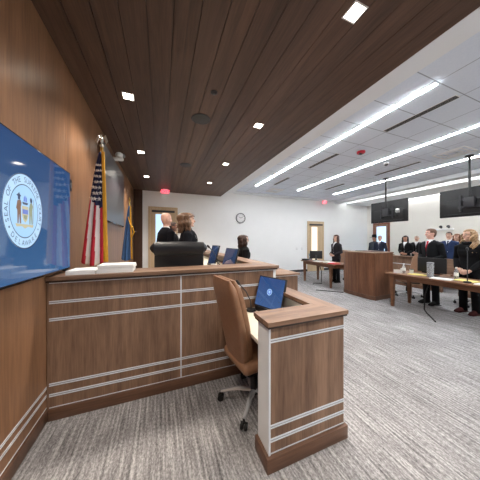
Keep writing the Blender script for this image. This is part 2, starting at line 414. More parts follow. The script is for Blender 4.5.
t = thing('wall_clock', 'round white wall clock with grey rim on the far wall', 'clock', (3.16, YF, 2.46))
R = Matrix.Rotation(PI/2, 4, 'X')
def yl(mb): 
    for v in mb.bm.verts: v.co = R @ v.co
    return mb
yl(MB().lathe([(.19, 0), (.215, .0), (.215, .035), (.205, .045), (.19, .04), (.19, .01)])).build('rim', M['dark'], t)
yl(MB().lathe([(.192, 0), (.192, .02), (.001, .021)])).build('dial', M['white'], t)
mb = MB()
for k in range(12):
    a = k*PI/6; mb.box(-.006, .006, -.026, -.022, .145, .175)
    for v in mb.bm.verts[-8:] if False else []: pass
mb.bm.free()
mb = MB()
for k in range(12):
    a = k*PI/6; c, s_ = math.cos(a), math.sin(a)
    mb.prism([(s_*.145-c*.006, -.022, c*.145+s_*.006), (s_*.145+c*.006, -.022, c*.145-s_*.006), (s_*.175+c*.006, -.022, c*.175-s_*.006), (s_*.175-c*.006, -.022, c*.175+s_*.006)], (0, -.003, 0))
mb.build('hour_marks', M['dark'], t)
for nme, a, ln in (('hour_hand', math.radians(305), .1), ('minute_hand', math.radians(60), .15)):
    MB().tube([(0, -.028, 0), (math.sin(a)*ln, -.028, math.cos(a)*ln)], [.008, .004], 8).build(nme, M['black'], t)

for x, z, lab in ((6.05, 1.12, 'white light switch plate on the far wall left of the door'), (6.35, 1.12, 'white thermostat plate beside the light switch on the far wall')):
    t = thing('switch_plate', lab, 'light switch', (x, YF, z), 0, 'plates on the far wall')
    MB().box(-.06, .06, -.01, 0, -.06, .06, bev=.003).build('plate', M['white'], t)
    MB().box(-.016, .016, -.016, -.009, -.03, .03, bev=.002).build('rocker', M['gyp'], t)
# emergency light on the right wall
t = thing('emergency_light', 'white twin head emergency light on the right wall', 'emergency light', (XR, 4.72, 2.02))
MB().box(-.09, 0, -.26, .26, -.1, -.02, bev=.012).build('body', M['white'], t)
for k in (-.12, .12):
    MB().tube([(-.04, k, -.02), (-.05, k, .03), (-.1, k, .06)], [.015, .045, .055], 16).build('lamp_head', M['dark'], t)

# ------------------------------------------------------------------ judges' bench
HB = 1.22
BY, BX1 = 2.2, 1.32
bench = thing('judges_bench', 'long walnut judges bench with pale metal strips and dark edged cap', 'bench', (0, BY, 0))
bx('side_panel', M['wood_z'], bench, XL+.005, BX1, 0, .04, .0, HB-.04)
bx('front_panel', M['wood_z'], bench, BX1-.04, BX1, .04, 5.4, 0, HB-.04)
bx('rear_return', M['wood_z'], bench, .62, BX1-.04, 5.36, 5.4, .3, HB-.04)
MB().box(XL+.005, BX1+.035, -.035, .3, HB-.034, HB, bev=.004).build('side_cap', M['wood_x'], bench)
MB().box(BX1-.2, BX1+.035, .3, 5.42, HB-.034, HB, bev=.004).build('front_cap', M['wood_y'], bench)
MB().box(XL+.005, BX1+.02, -.022, .28, HB-.05, HB-.0345).box(BX1-.18, BX1+.02, .28, 5.4, HB-.05, HB-.0345).build('cap_edge', M['edge'], bench)
bx('worktop', M['worktop'], bench, .5, BX1-.045, .04, 5.36, 1.0, 1.03)
bx('side_worktop', M['worktop'], bench, XL+.01, .5, .04, .5, 1.0, 1.03)
MB().box(XL+.016, BX1+.022, -.022, 0, 0, .095, bev=.003).build('base_board', M['wood_base'], bench)
MB().box(BX1, BX1+.022, 0, 5.4, 0, .095, bev=.003).build('base_board', M['wood_base'], bench)
def strips(par, x0, x1, y, zs, xs=(), ztop=None, zb=.1):
    for z in zs:
        mb = MB()
        for q in (0, .016): mb.box(x0, x1, y-.004, y, z+q, z+q+.009)
        mb.build('metal_strip', M['alu'], par)
        bx('strip_groove', M['grey'], par, x0, x1, y-.0015, y, z+.009, z+.016)
    for z in ((ztop,) if ztop else ()) + (zb,):
        bx('edge_strip', M['alu'], par, x0, x1, y-.003, y, z, z+.007)
    for x in xs: bx('upright_strip', M['alu'], par, x-.006, x+.006, y-.0045, y, zb, ztop or 1)
strips(bench, XL+.02, BX1, 0, (.985, .838, .285, .195), (.194,), HB-.062, .1)
bx('corner_strip', M['white_lam'], bench, BX1-.03, BX1+.004, -.006, .02, .096, HB-.051)

# ------------------------------------------------------------------ clerk's station
HC = .995
clerk = thing('clerk_desk', 'walnut clerk desk with raised walnut cap, white inner edge and metal strips', 'desk', (0, 0, 0))
CX0, CX1, CY0, CY1 = .665, 1.325, 1.19, 1.35
MB().box(CX0+.012, CX1, CY0, CY1, .1, HC-.045).build('end_panel', M['wood_z'], clerk)
MB().box(CX0, CX0+.012, CY0+.004, CY1, .1, HC-.046).box(CX0+.012, CX1-.1, CY1, CY1+.012, .1, HC-.046).build('white_edge_panel', M['white_lam'], clerk)
MB().box(CX1-.04, CX1, CY1, BY-.03, .1, HC-.045).build('wing_panel', M['wood_z'], clerk)
MB().box(CX1-.055, CX1-.04, CY1+.012, BY-.03, .1, HC-.046).build('white_lining', M['white_lam'], clerk)
cap = MB()
o = .012
cap.prism([(CX0-.022, CY0-.035, HC-.03), (CX1+o, CY0-.035, HC-.03), (CX1-.16, CY1+.03, HC-.03), (CX0-.022, CY1+.03, HC-.03)], (0, 0, .03))
cap.build('end_cap', M['wood_x'], clerk)
MB().prism([(CX1+o, CY0-.034, HC-.03), (CX1+o, BY-.045, HC-.03), (CX1-.16, BY-.045, HC-.03), (CX1-.16, CY1+.031, HC-.03)], (0, 0, .03)).build('side_cap', M['wood_y'], clerk)
MB().box(CX0-.016, CX1+.006, CY0-.028, CY1+.02, HC-.045, HC-.0305).box(CX1-.15, CX1+.006, CY1+.02, BY-.046, HC-.045, HC-.0305).build('cap_edge', M['edge'], clerk)
MB().box(.705, CX1-.055, CY1+.013, BY-.03, .715, .745, bev=.003).build('worktop', M['worktop'], clerk)
MB().box(CX0-.022, CX1+.022, CY0-.022, CY1+.01, 0, .1, bev=.004).box(CX1-.04, CX1+.022, CY1+.01, BY-.03, 0, .1, bev=.004).build('base_board', M['wood_base'], clerk)
strips(clerk, CX0+.012, CX1, CY0, (.845, .275, .185), (), HC-.056, .108)
bx('upright_strip', M['alu'], clerk, CX0-.002, CX0+.012, CY0-.004, CY0+.004, .101, HC-.046)
MB().box(CX1, CX1+.004, CY1, BY-.03, .845, .87).box(CX1, CX1+.004, CY1, BY-.03, .275, .3).build('side_strip', M['alu'], clerk)

# witness box beyond the bench corner
wb = thing('witness_box', 'low walnut witness box beyond the bench corner carrying a dark green cup', 'desk', (1.345, 2.72, 0))
MB().box(.012, .7, 0, .04, .1, .965).box(.66, .7, .04, 1.2, .1, .965).box(.012, .7, 1.16, 1.2, .1, .965).build('panel', M['wood_z'], wb)
MB().box(.012, .725, -.03, 1.23, .975, 1.005, bev=.004).build('top', M['wood_x'], wb)
MB().box(.012, .705, -.008, 1.205, .965, .975).build('edge_strip', M['alu'], wb)
MB().box(.03, .715, -.018, 1.215, 0, .1, bev=.003).build('base_board', M['wood_base'], wb)
t = thing('cup', 'dark green cup on the top of the witness box', 'cup', (1.51, 2.84, 1.005))
MB().lathe([(.036, .02), (.045, .11), (.047, .13), (.042, .13), (.036, .03)]).build('body', M['green'], t)
MB().lathe([(.038, 0), (.038, .022), (.03, .024)]).build('base', M['black'], t)

# ------------------------------------------------------------------ screens
def screen_shader(name, c0, c1, es=.55, coat=True):
    m, nt, p = newmat(name); N = nt.nodes.new; L = nt.links.new
    tc = N('ShaderNodeTexCoord'); sx = N('ShaderNodeSeparateXYZ'); L(tc.outputs['Generated'], sx.inputs[0])
    r = N('ShaderNodeValToRGB'); r.color_ramp.elements[0].color = c0; r.color_ramp.elements[1].color = c1
    L(sx.outputs['Z'], r.inputs['Fac'])
    L(r.outputs['Color'], p.inputs['Emission Color']); p.inputs['Emission Strength'].default_value = es
    p.inputs['Base Color'].default_value = (.01, .012, .02, 1); p.inputs['Roughness'].default_value = .06; p.inputs['Specular IOR Level'].default_value = .8
    return m
M['scr_tv'] = screen_shader('blue_screen', srgb(60, 98, 142), srgb(34, 70, 116), .6)
M['scr_clerk'] = screen_shader('blue_monitor', srgb(50, 80, 124), srgb(34, 64, 112), .75)
M['scr_dim'] = screen_shader('dim_monitor', srgb(36, 52, 84), srgb(54, 76, 112), .45)
M['scr_off'] = mat('screen_off', srgb(16, 17, 19), .1)
def glow(name, c, es=.75): return mat(name, (0.02, .02, .02, 1), .3, emit=c, es=es)
M['scr_reflect'] = mat('screen_painted_reflection', srgb(84, 88, 94), .3, spec=.9)  # off screen; grey base colour stands in for the bright wall it reflects
G = {k: glow('seal_'+k, srgb(*c), .8) for k, c in dict(pale=(150, 190, 226), ring=(168, 200, 230), dark=(28, 46, 80), brown=(112, 84, 66), olive=(128, 136, 110), tan=(176, 170, 140), blue=(84, 110, 190)).items()}

def seal(parent, cx, cy, r, yoff, f):
    """round state seal lying on the screen; f maps (u, v, layer) to local space"""
    def ring(r0, r1, lay, m, nme, n=64):
        mb = MB()
        a = [mb.bm.verts.new(f(cx+r0*math.cos(2*PI*k/n), cy+r0*math.sin(2*PI*k/n), lay)) for k in range(n)] if r0 > 0 else None
        b = [mb.bm.verts.new(f(cx+r1*math.cos(2*PI*k/n), cy+r1*math.sin(2*PI*k/n), lay)) for k in range(n)]
        if a:
            for k in range(n): mb.bm.faces.new((a[k], b[k], b[(k+1) % n], a[(k+1) % n]))
        else: mb.bm.faces.new(b)
        return mb.build(nme, m, parent, smooth=False)
    ring(0, r, 1, G['ring'], 'seal_disc'); ring(.97*r, r, 2, G['dark'], 'seal_rim'); ring(.69*r, .715*r, 2, G['dark'], 'seal_inner_rim')
    ring(0, .69*r, 2, G['pale'], 'seal_field')
    def arc(s, a0, a1, rr, size, inward, nme):
        mb = MB(); n = len(s)
        for i, ch in enumerate(s):
            if ch == ' ': mb.build(nme, G['dark'], parent, smooth=False); mb = MB(); continue
            a = math.radians(a0+(a1-a0)*i/(n-1)); rot = a-PI/2 if not inward else a+PI/2
            c, sn = math.cos(rot), math.sin(rot); ox, oy = cx+rr*math.cos(a), cy+rr*math.sin(a)
            mb.merge(text_at(ch, size, lambda q: f(ox+q.x*c-q.y*sn, oy+q.x*sn+q.y*c, 3)))
        mb.build(nme, G['dark'], parent, smooth=False)
    arc('SEAL OF THE SUPREME COURT', 200, -20, .835*r, .21*r, False, 'upper_lettering')
    arc('DELAWARE', 228, 312, .85*r, .2*r, True, 'lower_lettering')
    for a in (212, -32):
        mb = MB(); q = math.radians(a); o_ = (cx+.84*r*math.cos(q), cy+.84*r*math.sin(q))
        mb.bm.faces.new([mb.bm.verts.new(f(o_[0]+.03*r*math.cos(k*PI/5), o_[1]+.03*r*math.sin(k*PI/5), 3)) for k in range(10)])
        mb.build('seal_dot', G['dark'], parent, smooth=False)
    def poly(pts, m, nme, lay=3):
        mb = MB(); mb.bm.faces.new([mb.bm.verts.new(f(cx+x*r, cy+y*r, lay)) for x, y in pts]); mb.build(nme, m, parent, smooth=False)
    # supporter with hat on the left, supporter on the right, shield between, ship above, ground scroll below
    poly([(-.36, -.33), (-.31, -.33), (-.28, -.08), (-.25, -.33), (-.19, -.33), (-.2, .1), (-.17, .2), (-.22, .28), (-.36, .26), (-.42, .05), (-.37, 0)], G['brown'], 'farmer_figure')
    poly([(-.34, .28), (-.24, .28), (-.23, .36), (-.18, .38), (-.25, .42), (-.28, .47), (-.34, .42), (-.41, .38), (-.35, .36)], G['dark'], 'farmer_hat')
    poly([(.22, -.33), (.28, -.33), (.3, -.08), (.34, -.33), (.4, -.33), (.38, .05), (.42, .18), (.36, .27), (.26, .25), (.2, .1)], G['olive'], 'rifleman_figure')
    poly([(.27, .27), (.37, .27), (.38, .36), (.3, .42), (.25, .35)], G['dark'], 'rifleman_head')
    poly([(.42, -.3), (.44, -.3), (.46, .38), (.44, .38)], G['brown'], 'rifle')
    poly([(-.15, .14), (.17, .14), (.17, -.12), (.1, -.24), (.01, -.3), (-.08, -.24), (-.15, -.12)], G['tan'], 'shield')
    poly([(-.13, .05), (.15, .05), (.15, -.07), (-.13, -.07)], G['blue'], 'shield_band', 4)
    poly([(-.08, -.1), (.1, -.1), (.08, -.2), (.02, -.22), (-.06, -.18)], G['olive'], 'shield_ox', 4)
    poly([(-.14, .24), (.16, .24), (.12, .18), (-.1, .18)], G['dark'], 'ship_hull')
    poly([(-.08, .26), (.0, .26), (.0, .44), (-.06, .36)], G['blue'], 'ship_sail')
    poly([(.02, .26), (.1, .26), (.09, .36), (.02, .42)], G['blue'], 'ship_sail')
    poly([(-.46, -.34), (.46, -.34), (.4, -.42), (.15, -.4), (0, -.46), (-.15, -.4), (-.4, -.42)], G['tan'], 'ground_scroll')

def wall_tv(y0, y1, z0, z1, lab, scr, withseal):
    t = thing('wall_television', lab, 'television', (XL, (y0+y1)/2, z0))
    h = (y1-y0)/2; H = z1-z0
    MB().box(.0, .012, -h*.5, h*.5, H*.25, H*.75).build('wall_mount', M['black'], t)
    MB().box(.012, .056, -h, h, 0, H, bev=.006).build('bezel', M['blackgloss'], t)
    s = MB().box(.0555, .0585, -h+.012, h-.012, .018, H-.012).build('screen', scr, t)
    MB().box(.03, .058, h*.88, h*.95, -.012, 0).build('sensor_tab', M['black'], t)
    if withseal:
        uc, vc = 1.785-(y0+y1)/2, 1.72-z0
        seal(s, uc, vc, .25, 0, lambda u, v, k: V((.0585+.0006*k, uc+(u-uc)*.86, v)))
    return t
wall_tv(.86, 2.52, 1.243, 2.2, 'wall television showing a blue screen with a round state seal', M['scr_tv'], True)
wall_tv(3.76, 5.7, 1.85, 3.1, 'dark switched off wall television behind the striped flag', M['scr_reflect'], False)

t = thing('wall_camera', 'white camera mounted above the dark wall television', 'camera', (XL, 4.62, 3.12))
MB().box(0, .1, -.06, .06, -.02, .02, bev=.005).build('bracket', M['white'], t)
MB().lathe([(.07, .02), (.075, .05), (.06, .07)], (.14, 0, -.03)).build('base', M['white'], t)
MB().ball((.14, 0, .08), (.075, .085, .06)).build('head', M['gyp'], t)
MB().tube([(.2, 0, .08), (.225, -.01, .078)], .035, 16).build('lens', M['grey'], t)
t = thing('wall_intercom', 'small black control plate on the wood wall beside the screen', 'switch', (XL, 2.66, 2.11))
MB().box(0, .015, -.03, .03, -.06, .06, bev=.003).build('plate', M['black'], t)
MB().box(.014, .02, -.012, .012, -.03, .03, bev=.002).build('button', M['grey'], t)

# ------------------------------------------------------------------ flags
def flag(loc, lab, us, finial, yaw):
    t = thing('flag', lab, 'flag', loc, yaw)
    MB().lathe([(.16, 0), (.165, .02), (.12, .05), (.04, .09), (.022, .12), (.002, .121)]).build('stand', M['goldm'], t)
    MB().cyl((0, 0, .1), (0, 0, 2.3), .014).build('pole', M['goldm'], t)
    f = MB()
    if finial == 'eagle':
        f.ball((0, 0, 2.33), .03).ball((0, 0, 2.41), (.022, .028, .05)).ball((0, -.02, 2.47), (.016, .022, .016))
        for s_ in (-1, 1):
            f.tube([(s_*.015, 0, 2.42), (s_*.05, .0, 2.47), (s_*.075, .0, 2.40), (s_*.06, 0, 2.34)], [(.018, .01), (.028, .008), (.022, .007), (.006, .004)], 10, ref=(0, 0, 1))
    else:
        f.ball((0, 0, 2.33), .026).tube([(0, 0, 2.34), (0, 0, 2.4), (0, 0, 2.5)], [(.012, .006), (.035, .01), (.003, .002)], 10)
    [setattr(v, 'co', V((v.co.x*.7, v.co.y*.7, 2.3+(v.co.z-2.3)*.75))) for v in f.bm.verts]
    f.build('finial', M['silver'] if finial == 'eagle' else M['goldm'], t)
    # draped cloth: gathered at the top, fanning out towards the hem
    NU, NV = 60, 40
    zt, zb = 2.24, .98
    def P(u, v, off=0):
        w = .035+.215*v**.8
        fold = math.sin(u*PI*5)*(.006+.012*v)*(1-.3*u) + off
        xx = .012+(u-.86)*w*(1.0) 
        return V((xx, -.02-fold-.03*v*math.sin(u*PI), zt-(zt-zb)*v-.04*math.sin(u*PI)*v))
    mb = MB(); g = [[mb.bm.verts.new(P(i/NU, j/NV)) for i in range(NU+1)] for j in range(NV+1)]
    for j in range(NV):
        for i in range(NU):
            f_ = mb.bm.faces.new((g[j][i], g[j+1][i], g[j+1][i+1], g[j][i+1]))
            u, v = (i+.5)/NU, (j+.5)/NV
            if us:
                lim = .47+.1*(u-.5)
                f_.material_index = 2 if v < lim else (0 if int((u*.95+.12*(1-v))*5.2) % 2 == 0 else 1)
            else:
                f_.material_index = 0
    if us:
        st = mb; st.mi = 3
        for j in range(7):
            for k in range(3):
                v = .12+.05*j; u = .18+.26*k+(.1 if j % 2 else 0)
                if u > .86: continue
                c = P(u, v)+V((0, -.012, 0)); r = .013+.034*v
                st._mark([st.bm.faces.new([st.bm.verts.new(c+V(((r if q % 2 == 0 else r*.42)*math.sin(q*PI/5), 0, (r if q % 2 == 0 else r*.42)*math.cos(q*PI/5)))) for q in range(10)])])
    o = mb.build('cloth', [M['red'], M['fwhite'], M['blue'], M['fwhite']] if us else [M['dblue'], M['buff']], t, sharp=180)
    sd = o.modifiers.new('thickness', 'SOLIDIFY'); sd.thickness = .004
    fr = [P(1, j/24)+V((.008, -.006, 0)) for j in range(25)]
    MB().tube(fr, [(.016+.012*j/24, .011) for j in range(25)], 8).build('fringe', M['gold'], t)
    if not us:
        MB().tube([(-.02, -.05, 1.98), (.04, -.07, 1.8), (.1, -.06, 1.72), (.13, -.05, 1.62), (.08, -.06, 1.5)], .014, 8).build('tassel_cord', M['gold'], t)
    return t
flag((-.64, 2.78, .3), 'red, white and blue striped flag with stars and gold fringe', True, 'eagle', math.radians(-12))
flag((-.6, 4.72, .3), 'plain blue flag with gold cord beyond the dark wall television', False, 'spear', math.radians(-12)).scale = (.75, .75, .86)

# ------------------------------------------------------------------ things on the bench
t = thing('paper_stack', 'taller stack of white papers on the bench cap', 'papers', (-.4, 2.335, HB))
mb = MB()
for k in range(6):
    dx = random.uniform(-.008, .008); dy = random.uniform(-.006, .006)
    mb.box(-.15+dx, .15+dx, -.11+dy, .11+dy, k*.0125, k*.0125+.012, bev=.001, seg=1)
mb.build('sheets', M['paper'], t)
t = thing('paper_stack', 'low stack of white papers nearest the flag on the bench cap', 'papers', (-.665, 2.33, HB))
mb = MB()
for k in range(3):
    dx = random.uniform(-.008, .008); mb.box(-.108+dx, .108+dx, -.12, .12, k*.0125, k*.0125+.012, bev=.001, seg=1)
mb.build('sheets', M['paper'], t)

def monitor(loc, rz, lab, scr, w=.42, h=.27, tilt=20, emblem=False, z0=.03, group=None):
    t = thing('touch_monitor', lab, 'monitor', loc, rz, group)
    R = Matrix.Rotation(math.radians(-tilt), 4, 'X')
    def rot(mb):
        for v in mb.bm.verts: v.co = R @ v.co + V((0, 0, z0))
        return mb
    rot(MB().box(-w/2, w/2, 0, .022, 0, h, bev=.005)).build('bezel', M['black'], t)
    s = rot(MB().box(-w/2+.012, w/2-.012, -.002, .001, .014, h-.012)).build('screen', scr, t)
    MB().tube([(-.04*0-w*.38, .03, z0+.1), (-w*.38, .03+h*.33, 0.006)], .009, 8).build('stand_leg', M['black'], t)
    MB().tube([(w*.38, .03, z0+.1), (w*.38, .03+h*.33, 0.006)], .009, 8).build('stand_leg', M['black'], t)
    MB().box(-w*.42, w*.42, -.015, .04, 0, z0+.004, bev=.004).build('foot_bar', M['black'], t)
    if emblem:
        f = lambda u, v, k: R @ V((u, -.0022-.0005*k, v)) + V((0, 0, z0))
        r = .035
        for nme, rr, m, lay in (('emblem_ring', r, G['pale'], 1), ('emblem_field', r*.8, G['blue'], 2)):
            mb = MB(); mb.bm.faces.new([mb.bm.verts.new(f(rr*math.cos(k*PI/12), h*.52+rr*math.sin(k*PI/12), lay)) for k in range(24)])
            mb.build(nme, m, s, smooth=False)
        mb = MB(); mb.bm.faces.new([mb.bm.verts.new(f(x*r, h*.52+y*r, 3)) for x, y in ((-.35, .4), (.35, .4), (.3, -.1), (0, -.5), (-.3, -.1))])
        mb.build('emblem_shield', G['pale'], s, smooth=False)
    return t
def face(dx, dy): return math.atan2(-dx, dy)          # yaw that turns local +Y onto (dx, dy)
# screens face local -Y
monitor((1.05, 1.93, .745), face(.94, .33), 'black tablet monitor with blue screen and small emblem on the clerk desk', M['scr_clerk'], .38, .34, 17, True, z0=.05)
monitor((.9, 2.9, 1.03), face(.99, .1), 'nearer dim blue tablet monitor standing on the bench worktop', M['scr_dim'], .44, .36, 16, group='bench monitors')
monitor((.9, 3.9, 1.03), face(.99, .1), 'farther dim blue tablet monitor standing on the bench worktop', M['scr_dim'], .4, .38, 16, group='bench monitors')
monitor((1.66, 3.7, 1.005), face(.6, -.8), 'small grey screen on the witness box beside the woman in black', M['scr_off'], .16, .1, 15)

def goose(loc, pts, lab, z=None, group=None, r=.006):
    t = thing('gooseneck_microphone', lab, 'microphone', loc, 0, group)
    MB().lathe([(.05, 0), (.055, .006), (.05, .025), (.02, .032), (.002, .033)]).build('base', M['black'], t)
    MB().tube(pts, r, 8).build('neck', M['dark'], t)
    a, b = V(pts[-2]), V(pts[-1]); d = (b-a).normalized()
    MB().tube([b-d*.01, b+d*.015, b+d*.045, b+d*.06], [.008, .017, .017, .006], 12).build('head', M['black'], t)
goose((.93, 2.06, .745), [(0, 0, .03), (-.01, 0, .12), (-.06, .0, .22), (-.14, .0, .31)], 'black gooseneck microphone beside the clerk monitor reaching toward the tan chair')
goose((.86, 3.2, 1.03), [(0, 0, .03), (-.02, -.02, .2), (-.09, -.04, .32), (-.15, -.05, .38)], 'black gooseneck microphone on the bench worktop right of the black chair')
t = thing('document_holder', 'white tray of papers on the bench beside the black chair', 'papers', (.72, 2.78, 1.03), .3)
MB().box(-.1, .1, -.13, .13, 0, .03, bev=.004).build('tray', M['white'], t)
MB().box(-.09, .09, -.12, .12, .03, .12, bev=.003).build('sheets', M['paper'], t)
t = thing('mug', 'white mug on the bench worktop between the two monitors', 'mug', (.82, 3.35, 1.03))
MB().lathe([(.036, 0), (.042, .02), (.043, .1), (.038, .1), (.036, .02)]).build('body', M['white'], t)
MB().tube([(.04, 0, .08), (.075, 0, .075), (.075, 0, .035), (.04, 0, .025)], .007, 8).build('handle', M['white'], t)

# ------------------------------------------------------------------ chairs
def office_chair(name, lab, loc, yaw, lm, wid=.5, top=1.2, arms=False, roll=False, metal=None, group=None, recl=.16, BR=.3, bo=.22):
    """faces local +Y"""
    t = thing(name, lab, 'chair', loc, yaw, group)
    metal = metal or M['chrome']
    w = wid/2
    st = MB(); n = 14
    st.box(-w, w, -.23, .28, .4, .5, bev=.045, seg=4).build('seat', lm, t)
    MB().box(-w*.8, w*.8, -.17, .2, .375, .4).build('seat_pan', M['black'], t)
    # backrest: curved padded slab, section a rounded rectangle
    def slab(z0, z1, ww, th, y_of, bulge, nme, m, nseg=12):
        mb = MB(); rings = []
        for i in range(nseg+1):
            q = i/nseg; z = z0+(z1-z0)*q
            e = math.sqrt(max(0, 1-abs(2*q-1)**7))
            wz = ww*(.80+.2*e)*(1-.06*q)*(.66+.34*min(1, q*1.9)**.8); tz = th*(.35+.65*e)
            ring = []
            for k in range(28):
                a = 2*PI*k/28; c, s_ = math.cos(a), math.sin(a)
                x = wz*math.copysign(abs(c)**.35, c); y = tz/2*math.copysign(abs(s_)**.5, s_)
                ring.append(mb.bm.verts.new((x, y_of(z)+y+bulge*(1-(x/wz)**2)*-1*0+.25*x*x*.4, z)))
            rings.append(ring)
        for i in range(nseg):
            for k in range(28): mb.bm.faces.new((rings[i][k], rings[i][(k+1) % 28], rings[i+1][(k+1) % 28], rings[i+1][k]))
        mb.bm.faces.new(list(reversed(rings[0]))); mb.bm.faces.new(rings[-1])
        return mb.build(nme, m, t, sharp=55)
    yb = lambda z: -bo-recl*((z-.42)/.8)**1.3 if z > .42 else -bo
    slab(.4, top, w, .08, lambda z: yb(z)-.02, 0, 'back_shell', lm)
    slab(.44, top-.006, w*.985, .08, lambda z: yb(z)+.026, 0, 'back_cushion', lm)
    if roll:
        q = []
        MB().tube([(-w*.96, yb(top)-.0+.012, top-.06), (-w*.92, yb(top)-.0, top-.05), (0, yb(top)-.02, top-.045), (w*.92, yb(top)-.0, top-.05), (w*.96, yb(top)+.012, top-.06)], [(.05, .06), (.065, .085), (.07, .09), (.065, .085), (.05, .06)], 18, ref=(0, 1, 0)).build('headrest', lm, t)
    if arms:
        for s_ in (-1, 1):
            MB().tube([(s_*(w+.03), -.2, .64), (s_*(w+.04), -.05, .67), (s_*(w+.03), .2, .66)], [(.03, .018)]*3, 10).build('armrest', M['leather_dark'] if roll else lm, t)
            MB().tube([(s_*(w+.03), .12, .655), (s_*(w+.03), .1, .5), (s_*w*.8, .05, .39)], .014, 8).build('arm_post', metal, t)
    MB().cyl((0, 0, .13), (0, 0, .38), .024).cyl((0, 0, .07), (0, 0, .24), .036).build('gas_column', M['black'], t)
    for k in range(5):
        a = CH0+k*2*PI/5; c, s_ = math.cos(a), math.sin(a)
        MB().tube([(.02*c, .02*s_, .11), (.16*c, .16*s_, .115), (BR*c, BR*s_, .085)], [(.028, .018), (.022, .014), (.016, .012)], 10, ref=(-s_, c, 0)).build('base_leg', metal, t)
        cs = MB()
        for q in (-1, 1):
            o_ = V((BR*c, BR*s_, .029)); nrm = V((-s_, c, 0))
            cs.tube([o_+nrm*(q*.008), o_+nrm*(q*.026)], .028, 16)
        cs.cyl((BR*c, BR*s_, .05), (BR*c, BR*s_, .085), .01)
        cs.build('caster', M['rubber'], t)
    return t
CH0 = 0
# tan clerk chair: base legs turned so two casters show towards the viewer
ya = math.radians(8)
yaw = face(math.cos(ya), math.sin(ya))
CH0 = math.radians(230)-yaw
office_chair('office_chair', 'tall tan leather swivel chair pulled up to the clerk desk', (.83, 1.77, 0), yaw, M['leather'], .44, 1.2, metal=M['chrome'], recl=.17, BR=.32, bo=.16)
CH0 = .3
office_chair('executive_chair', 'wide black leather high backed chair behind the bench', (.26, 3.02, .3), face(.12, .99), M['blk_leather'], .63, 1.17, arms=True, roll=True, recl=.14)

# ------------------------------------------------------------------ lectern
lt = thing('lectern', 'large walnut lectern standing between the two counsel tables', 'lectern', (5.0, 3.57, 0))
foot = [(0, .12), (.05, 0), (.78, .04), (.8, .93), (.06, .95), (0, .85)]
def outline(sc_, z, h_):
    cx = sum(p[0] for p in foot)/6; cy = sum(p[1] for p in foot)/6
    return [(cx+(p[0]-cx)*sc_, cy+(p[1]-cy)*sc_, z) for p in foot], (0, 0, h_)
MB().prism(*outline(1, .1, 1.08)).build('body', M['lectern'], lt)
MB().prism(*outline(1.03, 0, .1)).build('plinth', M['wood_base'], lt)
pt, _ = outline(1.035, 1.18, .03)
MB().prism(pt, (0, 0, .03)).build('top', M['wood_y'], lt)
MB().box(.28, .72, .2, .76, 1.2105, 1.225, bev=.003).build('reading_board', M['wood_dark'], lt)
for k in range(1, 7):
    y = .85-.73*k/7; bx('panel_joint', M['edge'], lt, -.002, .001, y-.002, y+.002, .1, 1.18)

# ------------------------------------------------------------------ counsel tables
def counsel_table(loc, ly, lab, il, ir):
    t = thing('counsel_table', lab, 'table', loc, 0, 'counsel tables')
    MB().box(-.02, .76, 0, ly, .735, .765, bev=.006).build('tabletop', M['table'], t)
    MB().box(.04, .06, .08, ly-.08, .64, .735).box(.68, .70, .08, ly-.08, .64, .735).box(.06, .68, .08, .1, .64, .735).box(.06, .68, ly-.1, ly-.08, .64, .735).build('apron', M['table'], t)
    for x in (.06, .68):
        for y in (il, ly-ir):
            mb = MB(); s0, s1 = .026, .042
            mb.tube([(x, y, 0), (x, y, .62), (x, y, .735)], [s0*1.3, s1*1.35, s1*1.35], 4, ref=(1, 1, 0)); mb.build('leg', M['table'], t)
    return t
counsel_table((4.98, 4.78, 0), 1.62, 'dark wood counsel table beyond the lectern near the far wall', .23, .13)
counsel_table((4.96, 1.35, 0), 1.92, 'dark wood counsel table in front of the man with the red tie', .13, .13)
TZ = .765
# things on the right counsel table
t = thing('desk_monitor', 'black monitor seen from behind on the table before the man with red tie', 'monitor', (5.42, 2.6, TZ), -PI/2)
MB().box(-.25, .25, -.02, .015, .07, .38, bev=.006).build('case', M['black'], t)
MB().box(-.24, .24, .014, .018, .08, .37).build('screen', M['scr_off'], t)
MB().box(-.03, .03, -.05, -.015, .02, .2, bev=.004).build('stand', M['dark'], t)
MB().box(-.11, .11, -.09, .08, 0, .014, bev=.004).build('foot', M['dark'], t)
t = thing('pitcher', 'tall clear water pitcher on the table left of the mid monitor', 'pitcher', (5.17, 2.5, TZ))
MB().lathe([(.046, 0), (.052, .01), (.06, .22), (.058, .29), (.054, .29), (.055, .22), (.048, .012)]).build('body', M['clear'], t)
MB().lathe([(.058, .29), (.058, .302), (.03, .31), (.002, .311)]).build('lid', M['grey'], t)
MB().tube([(.055, 0, .25), (.1, 0, .22), (.1, 0, .12), (.052, 0, .08)], .009, 8).build('handle', M['clear'], t)
def bottle(loc, lab):
    t = thing('water_bottle', lab, 'bottle', loc, 0, 'water bottles')
    MB().lathe([(.03, 0), (.033, .01), (.033, .14), (.03, .165), (.014, .195), (.013, .215), (.002, .216)]).build('body', M['clear'], t)
    MB().lathe([(.015, .205), (.015, .228), (.002, .229)], n=14).build('cap', M['white'], t)
    MB().lathe([(.0335, .06), (.0342, .065), (.0342, .12), (.0335, .125)]).build('label_band', M['paper'], t)
bottle((5.4, 2.2, TZ), 'water bottle with white cap beside the blond woman')
bottle((5.22, 3.02, TZ), 'water bottle with white cap at the lectern end of the table')
goose((5.1, 1.93, TZ), [(0, 0, .03), (.0, 0, .25), (.005, .0, .5), (.02, .01, .58)], 'tall black gooseneck microphone on the table before the blond woman', r=.007)
